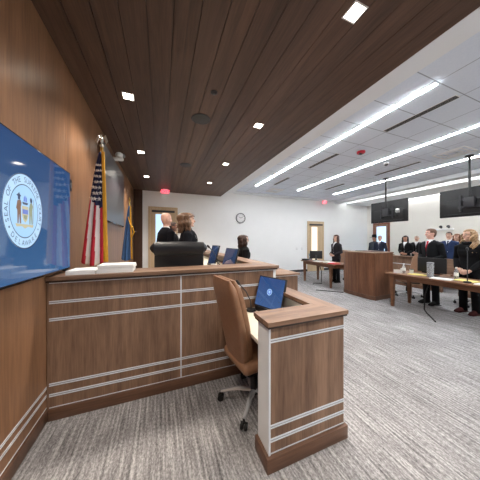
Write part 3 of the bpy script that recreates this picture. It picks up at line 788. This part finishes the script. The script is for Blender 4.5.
def sheet(name, loc, rz, w, l, h, m, lab, cat):
    t = thing(name, lab, cat, loc, rz); mb = MB()
    mb.box(-w/2, w/2, -l/2, l/2, 0, h*.5, bev=.001, seg=1).box(-w/2+.004, w/2+.003, -l/2-.004, l/2-.003, h*.5, h, bev=.001, seg=1)
    mb.build('pages', m, t); return t
sheet('legal_pad', (5.26, 2.78, TZ), .3, .22, .3, .012, M['yellow'], 'yellow legal pad left of the water pitcher', 'notepad')
sheet('legal_pad', (5.3, 2.02, TZ), -.2, .22, .3, .012, M['yellow'], 'yellow legal pad in front of the blond woman', 'notepad')
sheet('papers', (5.12, 2.3, TZ), .15, .22, .3, .014, M['paper'], 'white papers between pitcher and bottle on the right table', 'papers')
sheet('papers', (5.1, 1.66, TZ), -.1, .22, .3, .02, M['paper'], 'white papers at the near end of the right table', 'papers')
t = thing('conference_phone', 'white desk phone at the lectern end of the right table', 'phone', (5.2, 3.13, TZ), .5)
MB().prism([(-.09, -.08, 0), (.09, -.08, 0), (.09, -.08, .02), (.02, -.08, .06), (-.09, -.08, .08)], (0, .16, 0)).build('body', M['white'], t)
MB().tube([(-.05, -.06, .1), (.0, -.07, .085), (.05, -.06, .07)], .018, 10).build('handset', M['white'], t)
t = thing('coffee_cup', 'white paper cup near the phone on the right table', 'cup', (5.28, 2.9, TZ))
MB().lathe([(.03, 0), (.04, .1), (.042, .1), (.002, .1)]).build('body', M['white'], t)
MB().lathe([(.043, .098), (.043, .11), (.002, .112)]).build('lid', M['dark'], t)
# left table
t = thing('desk_monitor', 'black monitor on the counsel table beyond the lectern', 'monitor', (5.4, 6.08, TZ), -PI/2+.9)
MB().box(-.22, .22, -.02, .015, .07, .36, bev=.006).build('case', M['black'], t)
MB().box(-.21, .21, .014, .018, .08, .35).build('screen', M['scr_off'], t)
MB().box(-.03, .03, -.05, -.015, .01, .2, bev=.004).build('stand', M['dark'], t)
MB().box(-.11, .11, -.08, .07, 0, .012, bev=.004).build('foot', M['dark'], t)
t = thing('pitcher', 'clear water pitcher on the far counsel table beside the monitor', 'pitcher', (5.3, 6.26, TZ))
MB().lathe([(.055, 0), (.065, .01), (.078, .2), (.075, .25), (.07, .25), (.07, .2), (.06, .012)]).build('body', M['clear'], t)
MB().tube([(.07, 0, .23), (.12, 0, .2), (.12, 0, .1), (.07, 0, .06)], .01, 8).build('handle', M['clear'], t)
t = thing('desk_box', 'small dark box at the left end of the far counsel table', 'box', (5.06, 6.26, TZ), .2)
MB().box(-.08, .08, -.1, .1, 0, .05, bev=.006).build('body', M['dark'], t)
MB().box(-.083, .083, -.103, .103, .05, .062, bev=.003).build('lid', M['black'], t)
sheet('papers', (5.2, 5.75, TZ), .2, .22, .3, .02, M['paper'], 'white papers in the middle of the far counsel table', 'papers')
sheet('papers', (5.25, 5.3, TZ), -.2, .24, .34, .03, M['paper'], 'white papers in front of the woman at the far counsel table', 'papers')
sheet('folder', (5.15, 5.0, TZ), .1, .22, .3, .02, M['red'], 'dark red folder on the far counsel table next to the lectern', 'folder')
# floor cables
def cable(lab, pts):
    o = MB().tube(pts, .012, 8).build('floor_cable', M['rubber'], None); tag(o, lab, 'cable', 'floor cables')
cable('black cable on the carpet before the right counsel table', [(5.45, 2.62, .72), (5.3, 2.66, .35), (5.2, 2.62, .06), (5.15, 2.55, .013), (4.95, 2.38, .013), (4.75, 2.22, .013)])
cable('black cable curling under the far counsel table', [(5.4, 5.95, .72), (5.4, 5.8, .4), (5.3, 5.7, .08), (5.25, 5.62, .013), (5.0, 5.75, .013), (4.85, 5.6, .013)])
cable('black cable lying on the carpet left of the lectern', [(4.4, 4.95, .013), (4.6, 4.75, .013), (4.8, 4.55, .013), (4.92, 4.42, .013)])

# gallery rail and pews
for y0, y1, lab in ((-1.6, 3.05, 'walnut gallery rail panel behind the man with red tie'), (3.4, 6.4, 'walnut gallery rail panel behind the lectern')):
    t = thing('gallery_rail', lab, 'railing', (7.6, y0, 0), 0, 'gallery rail panels'); L_ = y1-y0
    MB().box(0, .05, 0, L_, .1, .96).build('panel', M['wood_z'], t)
    MB().box(-.05, .1, -.02, L_+.02, .96, 1.0, bev=.006).build('cap', M['wood_y'], t)
    MB().box(-.015, .065, -.005, L_+.005, 0, .1, bev=.003).build('base_board', M['wood_base'], t)
    MB().box(-.004, 0, 0, L_, .72, .74).build('metal_strip', M['alu'], t)
for i, (x, lab) in enumerate(((8.55, 'front row wooden gallery pew behind the rail'), (10.5, 'back row wooden gallery pew before the right wall'))):
    t = thing('pew', lab, 'bench', (x, .2, 0), 0, 'gallery pews'); Lp = 5.2
    MB().box(-.45, 0, .04, Lp-.04, .4, .44, bev=.01).build('seat', M['wood_y'], t)
    MB().prism([(0, .04, .3), (.04, .04, .3), (.14, .04, .92), (.1, .04, .92)], (0, Lp-.08, 0)).build('backrest', M['wood_y'], t)
    for y in (0, Lp-.04):
        MB().prism([(-.46, y, 0), (.1, y, 0), (.15, y, .95), (.08, y, .97), (-.0, y, .72), (-.4, y, .66), (-.48, y, .6)], (0, .04, 0)).build('end_panel', M['wood_z'], t)

CH0 = .5
tc = office_chair('office_chair', 'tan leather swivel chair behind the lectern end of the right table', (6.3, 3.56, 0), face(-.9, .5), M['leather'], .52, 1.12, arms=True, group='counsel chairs')
dup(tc, (6.75, 2.45, 0), face(-1, .15), 'tan leather swivel chair between the man with red tie and the blond woman')
dup(tc, (6.6, 6.15, 0), face(-1, .1), 'tan leather swivel chair at the far counsel table')

# hanging screens seen from behind
def hung(y0, y1, lab):
    t = thing('hanging_television', lab, 'television', (6.95, (y0+y1)/2, 2.11), 0, 'hanging televisions'); h = (y1-y0)/2
    MB().box(0, .05, -h, h, 0, .7, bev=.008).build('case', M['black'], t)
    MB().box(-.03, .0, -h*.8, h*.75, .06, .42, bev=.01).build('rear_cover', M['black'], t)
    MB().box(.0495, .052, -h+.015, h-.015, .015, .685).build('screen', M['scr_off'], t)
    MB().box(-.0305, -.027, -h+.1, h-.1, .06, .075).build('vent_strip', M['dark'], t)
    MB().box(-.07, -.03, -.22, .22, .38, .43).box(-.07, -.03, -.22, .22, .2, .25).box(-.075, -.03, -.2, -.16, .12, .52).box(-.075, -.03, .16, .2, .12, .52).build('mount_bracket', M['dark'], t)
    MB().box(-.14, -.07, -.09, .09, .2, .44, bev=.01).build('mount_head', M['dark'], t)
    MB().cyl((-.1, 0, .42), (-.1, 0, ZC-2.11), .024).build('ceiling_pole', M['black'], t)
    MB().lathe([(.08, ZC-2.11), (.08, ZC-2.125), (.03, ZC-2.15)], (-.1, 0, 0)).build('ceiling_plate', M['dark'], t)
    MB().tube([(-.09, -.1, .4), (-.14, -.25, .35), (-.1, -.35, .22), (-.04, -.3, .15)], .01, 8).build('cable', M['rubber'], t)
    MB().box(-.06, -.03, -.38, -.26, .28, .4, bev=.004).build('junction_box', M['silver'], t)
hung(3.92, 5.07, 'black television hanging from the ceiling above the lectern, seen from behind')
hung(1.95, 3.16, 'black television hanging above the blond woman, seen from behind')

# ------------------------------------------------------------------ people
SK = {'light': mat('skin_light', srgb(222, 180, 158), .55), 'pink': mat('skin_pink', srgb(224, 176, 158), .5), 'tan': mat('skin_tan', srgb(196, 142, 116), .55), 'brown': mat('skin_brown', srgb(132, 88, 70), .55)}
HAIRM = {}
def cloth(c): 
    k = 'cloth_%d_%d_%d' % c
    if k not in M: M[k] = mat(k, srgb(*c), .85, noise=.12, nscale=60, spec=.15)
    return M[k]
def hairm(c):
    if c not in HAIRM: HAIRM[c] = mat('hair_%d_%d_%d' % c, srgb(*c), .5, noise=.35, nscale=45)
    return HAIRM[c]
HEAD = [(1.525, .022, .03, .035), (1.535, .04, .05, .03), (1.56, .054, .066, .022), (1.59, .062, .08, .012), (1.62, .068, .09, .006), (1.65, .072, .095, .002), (1.685, .0745, .097, -.002), (1.715, .07, .091, -.005), (1.74, .056, .073, -.008), (1.757, .034, .046, -.01), (1.763, .012, .018, -.01)]
TORSO = [(.86, .155, .105), (.93, .165, .112), (1.02, .152, .105), (1.1, .145, .1), (1.2, .156, .108), (1.3, .17, .115), (1.38, .178, .106), (1.43, .165, .088), (1.465, .11, .07), (1.49, .07, .062)]
def interp(tab, z):
    for a, b in zip(tab, tab[1:]):
        if a[0] <= z <= b[0]:
            q = (z-a[0])/(b[0]-a[0]); return tuple(a[i]+(b[i]-a[i])*q for i in range(len(a)))
    return tab[0] if z < tab[0][0] else tab[-1]
def torso(mb, add, z0, z1, fem, n=28, steps=16):
    P, R_ = [], []
    for i in range(steps+1):
        z = z0+(z1-z0)*i/steps; _, rx, ry = interp(TORSO, z)
        k = 1.0
        if fem: rx *= .9 if z > 1.2 else (.88 if z > 1.05 else 1.0); ry *= 1.0+(.12 if 1.22 < z < 1.34 else 0)
        P.append((0, 0, z)); R_.append((rx*k+add, ry*k+add))
    mb.tube(P, R_, n)
def remesh(mb, vox):
    me = mb.mesh('tmp', False); o = bpy.data.objects.new('tmp', me); C.objects.link(o)
    r = o.modifiers.new('r', 'REMESH'); r.mode = 'VOXEL'; r.voxel_size = vox; r.use_smooth_shade = True
    s = o.modifiers.new('s', 'SMOOTH'); s.factor = .5; s.iterations = 3
    bpy.context.view_layer.update()
    out = bpy.data.meshes.new_from_object(o.evaluated_get(bpy.context.evaluated_depsgraph_get()))
    bpy.data.objects.remove(o); bpy.data.meshes.remove(me)
    out.polygons.foreach_set('use_smooth', [True]*len(out.polygons))
    return out
def hand(mb, wrist, dirv, palm, side):
    u = V(dirv).normalized(); n = V(palm); n = (n-u*n.dot(u)).normalized(); w = u.cross(n)*side
    wr = V(wrist)
    mb.tube([wr-u*.02, wr+u*.015, wr+u*.05, wr+u*.088], [(.027, .02), (.034, .017), (.041, .016), (.038, .013)], 12, ref=w)
    for i, (o_, ln) in enumerate(((-.03, .064), (-.0105, .076), (.0095, .07), (.029, .054))):
        b = wr+u*.08+w*(-o_); p1 = b+u*ln*.45+n*.006; p2 = p1+u*ln*.3+n*ln*.2; p3 = p2+u*ln*.16+n*ln*.22
        mb.tube([b-u*.02, b, p1, p2, p3], [.009, .0095, .009, .0082, .0065], 8, ref=w)
    b = wr+u*.022+w*.03
    mb.tube([b-w*.012, b+w*.014+u*.018+n*.008, b+w*.024+u*.044+n*.018, b+w*.024+u*.066+n*.026], [.012, .0115, .01, .0075], 8, ref=n)
POSES = {   # elbow, wrist, hand direction, palm for the right (+x) side, mirrored for the other
    'clasp': ((.25, -.03, 1.13), (.09, .2, 1.02), (-.75, .3, -.05), (-.2, -.9, .1)),
    'low':   ((.24, -.02, 1.13), (.1, .17, .92), (-.7, .25, -.45), (-.4, -.8, 0)),
    'side':  ((.25, -.03, 1.13), (.25, .04, .88), (0, .12, -1), (-1, 0, 0)),
}
def person(lab, loc, d, h=1.75, jacket=(24, 25, 30), trousers=(22, 22, 26), shirt=(236, 236, 238), tie=None, skin='light', hair='short', hcol=(70, 48, 36), fem=False, pose='clasp', head=0, vox=.011, V_open=True, beard=None, hat=None, shoe=(20, 18, 18), glasses=False, wide=1.0, scarf=None, hv=1.0):
    t = thing('person', lab, 'person', loc, face(*d)); S = h/1.763
    t.scale = (S*wide, S*wide, S)
    sm = SK[skin]; el, wr, hd, pl = POSES[pose]
    HR = Matrix.Rotation(head, 4, 'Z')
    sw = .9 if fem else 1.0
    # --- body: one continuous skin
    b = MB(); torso(b, -.012, .84, 1.485, fem)
    b.tube([(0, -.005, 1.46), (0, .0, 1.5), (0, .004, 1.56)], [(.06, .058), (.053, .055), (.052, .055)], 18)
    hd_ = MB(); hd_.tube([(0, r[3], r[0]) for r in HEAD], [(r[1], r[2]) for r in HEAD], 24)
    hd_.tube([(0, .09, 1.662), (0, .102, 1.64), (0, .113, 1.622), (0, .098, 1.61)], [.007, .0115, .0145, .007], 10)
    hd_.ball((0, .082, 1.545), (.022, .016, .014))
    for s_ in (-1, 1):
        hd_.ball((s_*.075, -.008, 1.64), (.009, .02, .032)); hd_.ball((s_*.03, .074, 1.676), (.024, .014, .008)); hd_.ball((s_*.045, .06, 1.61), (.02, .02, .016))
    for v in hd_.bm.verts: v.co = HR @ v.co
    b.merge(hd_.bm)
    for s_ in (-1, 1):
        b.tube([(s_*.085, 0, .92), (s_*.09, .012, .7), (s_*.092, .012, .5), (s_*.094, -.006, .34), (s_*.096, -.012, .1)], [.085, .07, .054, .052, .036], 14)
        b.tube([(s_*.096, -.05, .045), (s_*.1, .03, .05), (s_*.108, .12, .035), (s_*.11, .16, .03)], [(.032, .03), (.036, .035), (.042, .022), (.03, .016)], 12)
        sh = V((s_*.165*sw, 0, 1.41)); e = V((s_*el[0]*sw, el[1], el[2])); w = V((s_*wr[0], wr[1], wr[2]+(.014 if s_ > 0 else -.014)))
        b.tube([sh-V((s_*.03, 0, 0)), sh+V((s_*.015, 0, -.04)), sh.lerp(e, .5), e, e.lerp(w, .4), w], [.05, .05, .043, .036, .036, .024], 14, ref=(0, 1, 0))
        hand(b, w, (s_*hd[0], hd[1], hd[2]), (s_*pl[0], pl[1], pl[2]), s_)
    me = remesh(b, min(vox, .008)); me.materials.append(sm); link('body', me, t)
    # --- trousers
    tr = MB(); torso(tr, .004, .84, 1.06, fem)
    for s_ in (-1, 1):
        k = 1.0 if not fem else .95
        tr.tube([(s_*.083, 0, .93), (s_*.09, .01, .7), (s_*.094, .012, .5), (s_*.098, 0, .3), (s_*.1, -.006, .045)], [.1*k, .088*k, .074*k, .068*k, .066*k], 16)
    me = remesh(tr, vox); me.materials.append(cloth(trousers)); link('trousers', me, t)
    for s_ in (-1, 1):
        MB().tube([(s_*.098, -.085, .035), (s_*.1, -.03, .05), (s_*.104, .05, .05), (s_*.112, .13, .034), (s_*.114, .19, .022)], [(.028, .03), (.042, .05), (.044, .05), (.05, .034), (.026, .02)], 14).box(s_*.106-.042, s_*.106+.042, -.1, .17, .0, .012, bev=.004).build('shoe', cloth(shoe), t)
    # --- shirt under an open jacket
    s = MB(); torso(s, .003, .9, 1.475, fem); s.tube([(0, -.002, 1.455), (0, .002, 1.515)], [(.066, .064), (.062, .062)], 18)
    me = remesh(s, vox); me.materials.append(cloth(shirt)); link('shirt', me, t)
    j = MB(); torso(j, .02, .8, 1.475, fem)
    j.tube([(0, -.012, 1.45), (0, -.014, 1.5)], [(.082, .075), (.07, .066)], 18)
    for s_ in (-1, 1):
        sh = V((s_*.16*sw, 0, 1.415)); e = V((s_*el[0]*sw, el[1], el[2])); w = V((s_*wr[0], wr[1], wr[2]+(.014 if s_ > 0 else -.014)))
        j.tube([sh-V((s_*.06, 0, -.01)), sh+V((s_*.03, 0, -.035)), sh.lerp(e, .5)+V((s_*.006, 0, 0)), e, e.lerp(w, .5), e.lerp(w, .93)], [.062, .072, .062, .056, .05, .042], 16, ref=(0, 1, 0))
    me = remesh(j, vox)
    if V_open:
        bm = bmesh.new(); bm.from_mesh(me); kill = []
        for f in bm.faces:
            c = f.calc_center_median()
            if c.y > .03 and 1.1 < c.z < 1.56 and abs(c.x) < .006+.058*((c.z-1.1)/.38)**1.1 and f.normal.y > -.2: kill.append(f)
        bmesh.ops.delete(bm, geom=kill, context='FACES'); bm.to_mesh(me); bm.free()
    me.materials.append(cloth(jacket)); link('jacket', me, t)
    yf = lambda z: interp(TORSO, z)[2]*(1.1 if fem and 1.22 < z < 1.34 else 1)
    if V_open:
        for s_ in (-1, 1):
            MB().tube([(s_*(.012+.055*((z-1.1)/.38)), yf(z)+.026-(.012 if z > 1.42 else 0), z) for z in (1.12, 1.2, 1.3, 1.38, 1.45)], [(.012, .005), (.026, .006), (.034, .006), (.03, .006), (.014, .005)], 8).build('lapel', cloth(tuple(min(255, c+9) for c in jacket)), t)
    if tie:
        MB().tube([(0, yf(z)+.013-(.004 if z > 1.42 else 0), z) for z in (1.47, 1.45, 1.43, 1.3, 1.18, 1.12)], [(.022, .012), (.024, .012), (.015, .008), (.026, .007), (.034, .007), (.02, .005)], 10).build('tie', cloth(tie), t)
    # --- face details
    def hp(mb, nme, m):
        for v in mb.bm.verts: v.co = HR @ v.co
        return mb.build(nme, m, t)
    for s_ in (-1, 1):
        hp(MB().ball((s_*.03, .081, 1.654), (.013, .009, .008)), 'eye', M['fwhite'])
        hp(MB().ball((s_*.03, .088, 1.654), (.006, .004, .006)), 'iris', M['edge'])
        hp(MB().tube([(s_*.014, .094, 1.672), (s_*.032, .092, 1.677), (s_*.05, .08, 1.67)], .0045, 6), 'eyebrow', hairm(hcol))
    hp(MB().tube([(-.024, .084, 1.583), (0, .093, 1.586), (.024, .084, 1.583)], [(.004, .004), (.006, .008), (.004, .004)], 8), 'lips', mat_lips)
    # --- hair
    if hair != 'none':
        hb = MB(); hm = hairm(hcol)
        k = {'short': 1.07, 'fringe': 1.04, 'long': 1.14, 'curly': 1.09}[hair]
        P = []; R_ = []
        for i in range(21):
            z = 1.54+(1.763-1.54)*i/20; _, rx, ry, oy = interp(HEAD, z)
            zz = 1.65+(z-1.65)*(k if z > 1.65 else 1); P.append((0, oy-.004, zz)); R_.append((rx*k, ry*k))
        hb.tube(P, R_, 32); kill = []
        for f in hb.bm.faces:
            c = f.calc_center_median(); fx = abs(c.x)
            if hair == 'fringe': keep = 1.6 < c.z < 1.69 and c.y < .01
            elif hair == 'short': keep = c.z > 1.715 or (c.y < .045 and c.z > 1.665) or (c.y < -.0 and c.z > 1.66) or (c.y < -.025 and c.z > 1.565)
            else: keep = c.z > 1.715 or c.y < .03
            if not keep: kill.append(f)
        bmesh.ops.delete(hb.bm, geom=kill, context='FACES')
        if hair in ('long', 'curly'):
            rnd = random.Random(len(lab))
            nl = 11 if hair == 'long' else 20
            for i in range(nl):
                a = PI*(1.03+.94*i/(nl-1)); x0, y0 = .088*math.cos(a), .1*math.sin(a)*.95+.03
                x0 *= 1.0; amp = .006 if hair == 'long' else .022; ph = rnd.uniform(0, 6)
                ln = .3 if hair == 'long' else .43; pts = []; rr = []
                for q in range(15):
                    u = q/14; sp = 1+.28*u*(1.5 if hair == 'curly' else .6)
                    pts.append((x0*sp+amp*math.sin(ph+u*16), y0*sp+amp*math.cos(ph+u*16)+(.015*u if a < PI*1.2 or a > PI*1.8 else -.01*u), 1.72-ln*u*(1 if hair == 'long' else rnd.uniform(.92, 1.0))))
                    rr.append(.012+.016*math.sin(PI*min(1, u*1.02+.08)))
                hb.tube(pts, rr, 8)
            if hair == 'curly':
                for s_ in (-1, 1):
                    for i in range(3):
                        ph = rnd.uniform(0, 6); pts = [(s_*(.08+.012*i+.04*u_)+.02*math.sin(ph+u_*15), .02-.02*i+.05*max(0, u_-.4)+.02*u_+.016*math.cos(ph+u_*15), 1.7-.42*u_) for u_ in [q/14 for q in range(15)]]
                        hb.tube(pts, [.01+.014*math.sin(PI*min(1, q/14+.06)) for q in range(15)], 8)
        for v in hb.bm.verts: v.co = HR @ V((v.co.x*hv, (v.co.y-.08)*hv+.08, v.co.z))
        ho = hb.build('hair', hm, t, sharp=180)
        if hair in ('short', 'fringe'):
            so = ho.modifiers.new('thickness', 'SOLIDIFY'); so.thickness = .012; so.offset = -1
    if beard:
        bb = MB(); P = []; R_ = []
        for i in range(9):
            z = 1.522+.075*i/8; _, rx, ry, oy = interp(HEAD, z); P.append((0, oy, z)); R_.append((rx*1.1, ry*1.08))
        bb.tube(P, R_, 24)
        bmesh.ops.delete(bb.bm, geom=[f for f in bb.bm.faces if f.calc_center_median().y < .0], context='FACES')
        hp(bb, 'beard', hairm(beard))
    if hat:
        hp(MB().lathe([(.2, 1.705), (.205, 1.712), (.105, 1.725), (.1, 1.82), (.08, 1.85), (.02, 1.84), (.002, 1.838)], (0, -.005, 0)), 'hat', cloth(hat))
    if glasses:
        g = MB()
        for s_ in (-1, 1):
            g.tube([(s_*.032+.022*math.cos(a), .098, 1.654+.018*math.sin(a)) for a in [q*PI/8 for q in range(16)]], .002, 6, closed=True, ref=(0, 1, 0))
            g.tube([(s_*.054, .096, 1.658), (s_*.078, .01, 1.655)], .002, 6)
        hp(g, 'glasses', M['black'])
    if scarf:
        MB().tube([(.09*math.cos(a)*.9, .085*math.sin(a)+.005, 1.475+.01*math.sin(3*a)) for a in [q*PI/9 for q in range(18)]], .03, 10, closed=True, ref=(0, 0, 1)).build('collar', cloth(scarf), t)
    return t
mat_lips = mat('lips', srgb(176, 104, 96), .5)

RF = .3
person('bald man in a dark suit standing behind the black chair', (.085, 3.86, RF), (.85, .4), 1.71, jacket=(20, 21, 28), skin='pink', hair='none', hcol=(190, 180, 172), vox=.009)
person('woman with long brown hair in dark clothes standing beside the bald man', (.42, 3.48, RF), (1, -.12), 1.67, jacket=(20, 21, 28), shirt=(24, 24, 30), fem=True, hair='long', hcol=(104, 76, 56), vox=.009, hv=1.35, wide=1.06)
person('bearded man in a dark suit half hidden behind the bald man', (.27, 5.2, RF), (.96, -.1), 1.66, jacket=(22, 22, 26), skin='brown', hair='short', hcol=(70, 52, 46), beard=(104, 74, 60))
person('woman in black with long dark hair standing alone behind the witness box', (1.8, 4.42, 0), (1, -.12), 1.64, jacket=(20, 20, 22), shirt=(20, 20, 22), trousers=(20, 20, 22), fem=True, hair='long', hcol=(58, 36, 30), V_open=False, pose='low', glasses=True, hv=1.1, wide=1.18)
person('woman in a dark jacket and white top at the far counsel table', (5.95, 5.66, 0), (-1, .1), 1.71, jacket=(44, 40, 44), trousers=(24, 24, 28), fem=True, hair='long', hcol=(84, 52, 40), pose='clasp')
person('person in a dark wide brimmed hat behind the lectern', (9.75, 6.95, 0), (-1, -.1), 1.72, jacket=(58, 62, 70), shirt=(70, 72, 80), skin='tan', hair='short', hcol=(40, 36, 34), hat=(22, 22, 24), pose='side')
person('grey haired man in a navy suit behind the lectern', (9.5, 6.5, 0), (-1, -.2), 1.74, jacket=(44, 48, 66), tie=(120, 120, 130), hair='short', hcol=(150, 140, 132), skin='tan', pose='side')
person('woman with dark curly hair, black jacket and white blouse in the gallery', (9.26, 5.3, 0), (-1, -.2), 1.7, jacket=(20, 20, 22), fem=True, hair='long', hcol=(34, 28, 26), skin='tan', pose='clasp')
person('white haired man in a black suit beside the curly haired woman', (9.78, 5.18, 0), (-1, -.25), 1.72, jacket=(22, 22, 24), hair='short', hcol=(206, 200, 192), pose='clasp')
person('man with dark hair in a bright navy suit in the gallery', (9.2, 3.93, 0), (-1, -.1), 1.8, jacket=(44, 58, 92), hair='short', hcol=(58, 42, 34), tie=(50, 56, 80), pose='side')
person('woman with reddish hair half hidden behind the blond woman', (9.75, 3.95, 0), (-1, .2), 1.74, jacket=(36, 32, 36), fem=True, hair='long', hcol=(130, 86, 62), pose='side')
person('man in a black suit with white shirt and red tie', (6.02, 2.9, 0), (-.97, .22), 1.8, jacket=(24, 25, 28), trousers=(20, 20, 22), tie=(196, 32, 48), skin='pink', hair='short', hcol=(96, 66, 48), pose='clasp', head=-.4, vox=.008)
person('woman with long curly blond hair in black clothes', (6.0, 2.24, 0), (-.9, .15), 1.75, jacket=(20, 20, 22), shirt=(18, 18, 20), trousers=(18, 18, 20), fem=True, wide=1.05, hair='curly', hcol=(158, 126, 92), pose='low', V_open=False, vox=.008, glasses=True, scarf=(20, 20, 22), head=-.35, shoe=(70, 34, 32))

# ------------------------------------------------------------------ camera, world, view
cam = bpy.data.cameras.new('camera'); cam.lens = 204/480*36; cam.sensor_width = 36; cam.sensor_fit = 'HORIZONTAL'; cam.clip_start = .05
co = bpy.data.objects.new('camera', cam); C.objects.link(co); co.location = (0, 0, 1.53)
co.rotation_euler = (PI/2, 0, -math.radians(21.17))
sc = bpy.context.scene; sc.camera = co
w = bpy.data.worlds.new('world'); sc.world = w; w.use_nodes = True
w.node_tree.nodes['Background'].inputs[0].default_value = (.8, .85, .9, 1); w.node_tree.nodes['Background'].inputs[1].default_value = .3
vs = sc.view_settings
sc.display_settings.display_device = 'sRGB'
vs.view_transform = 'Standard'; vs.look = 'None'; vs.exposure = 0.78; vs.gamma = 1.0; vs.use_curve_mapping = False
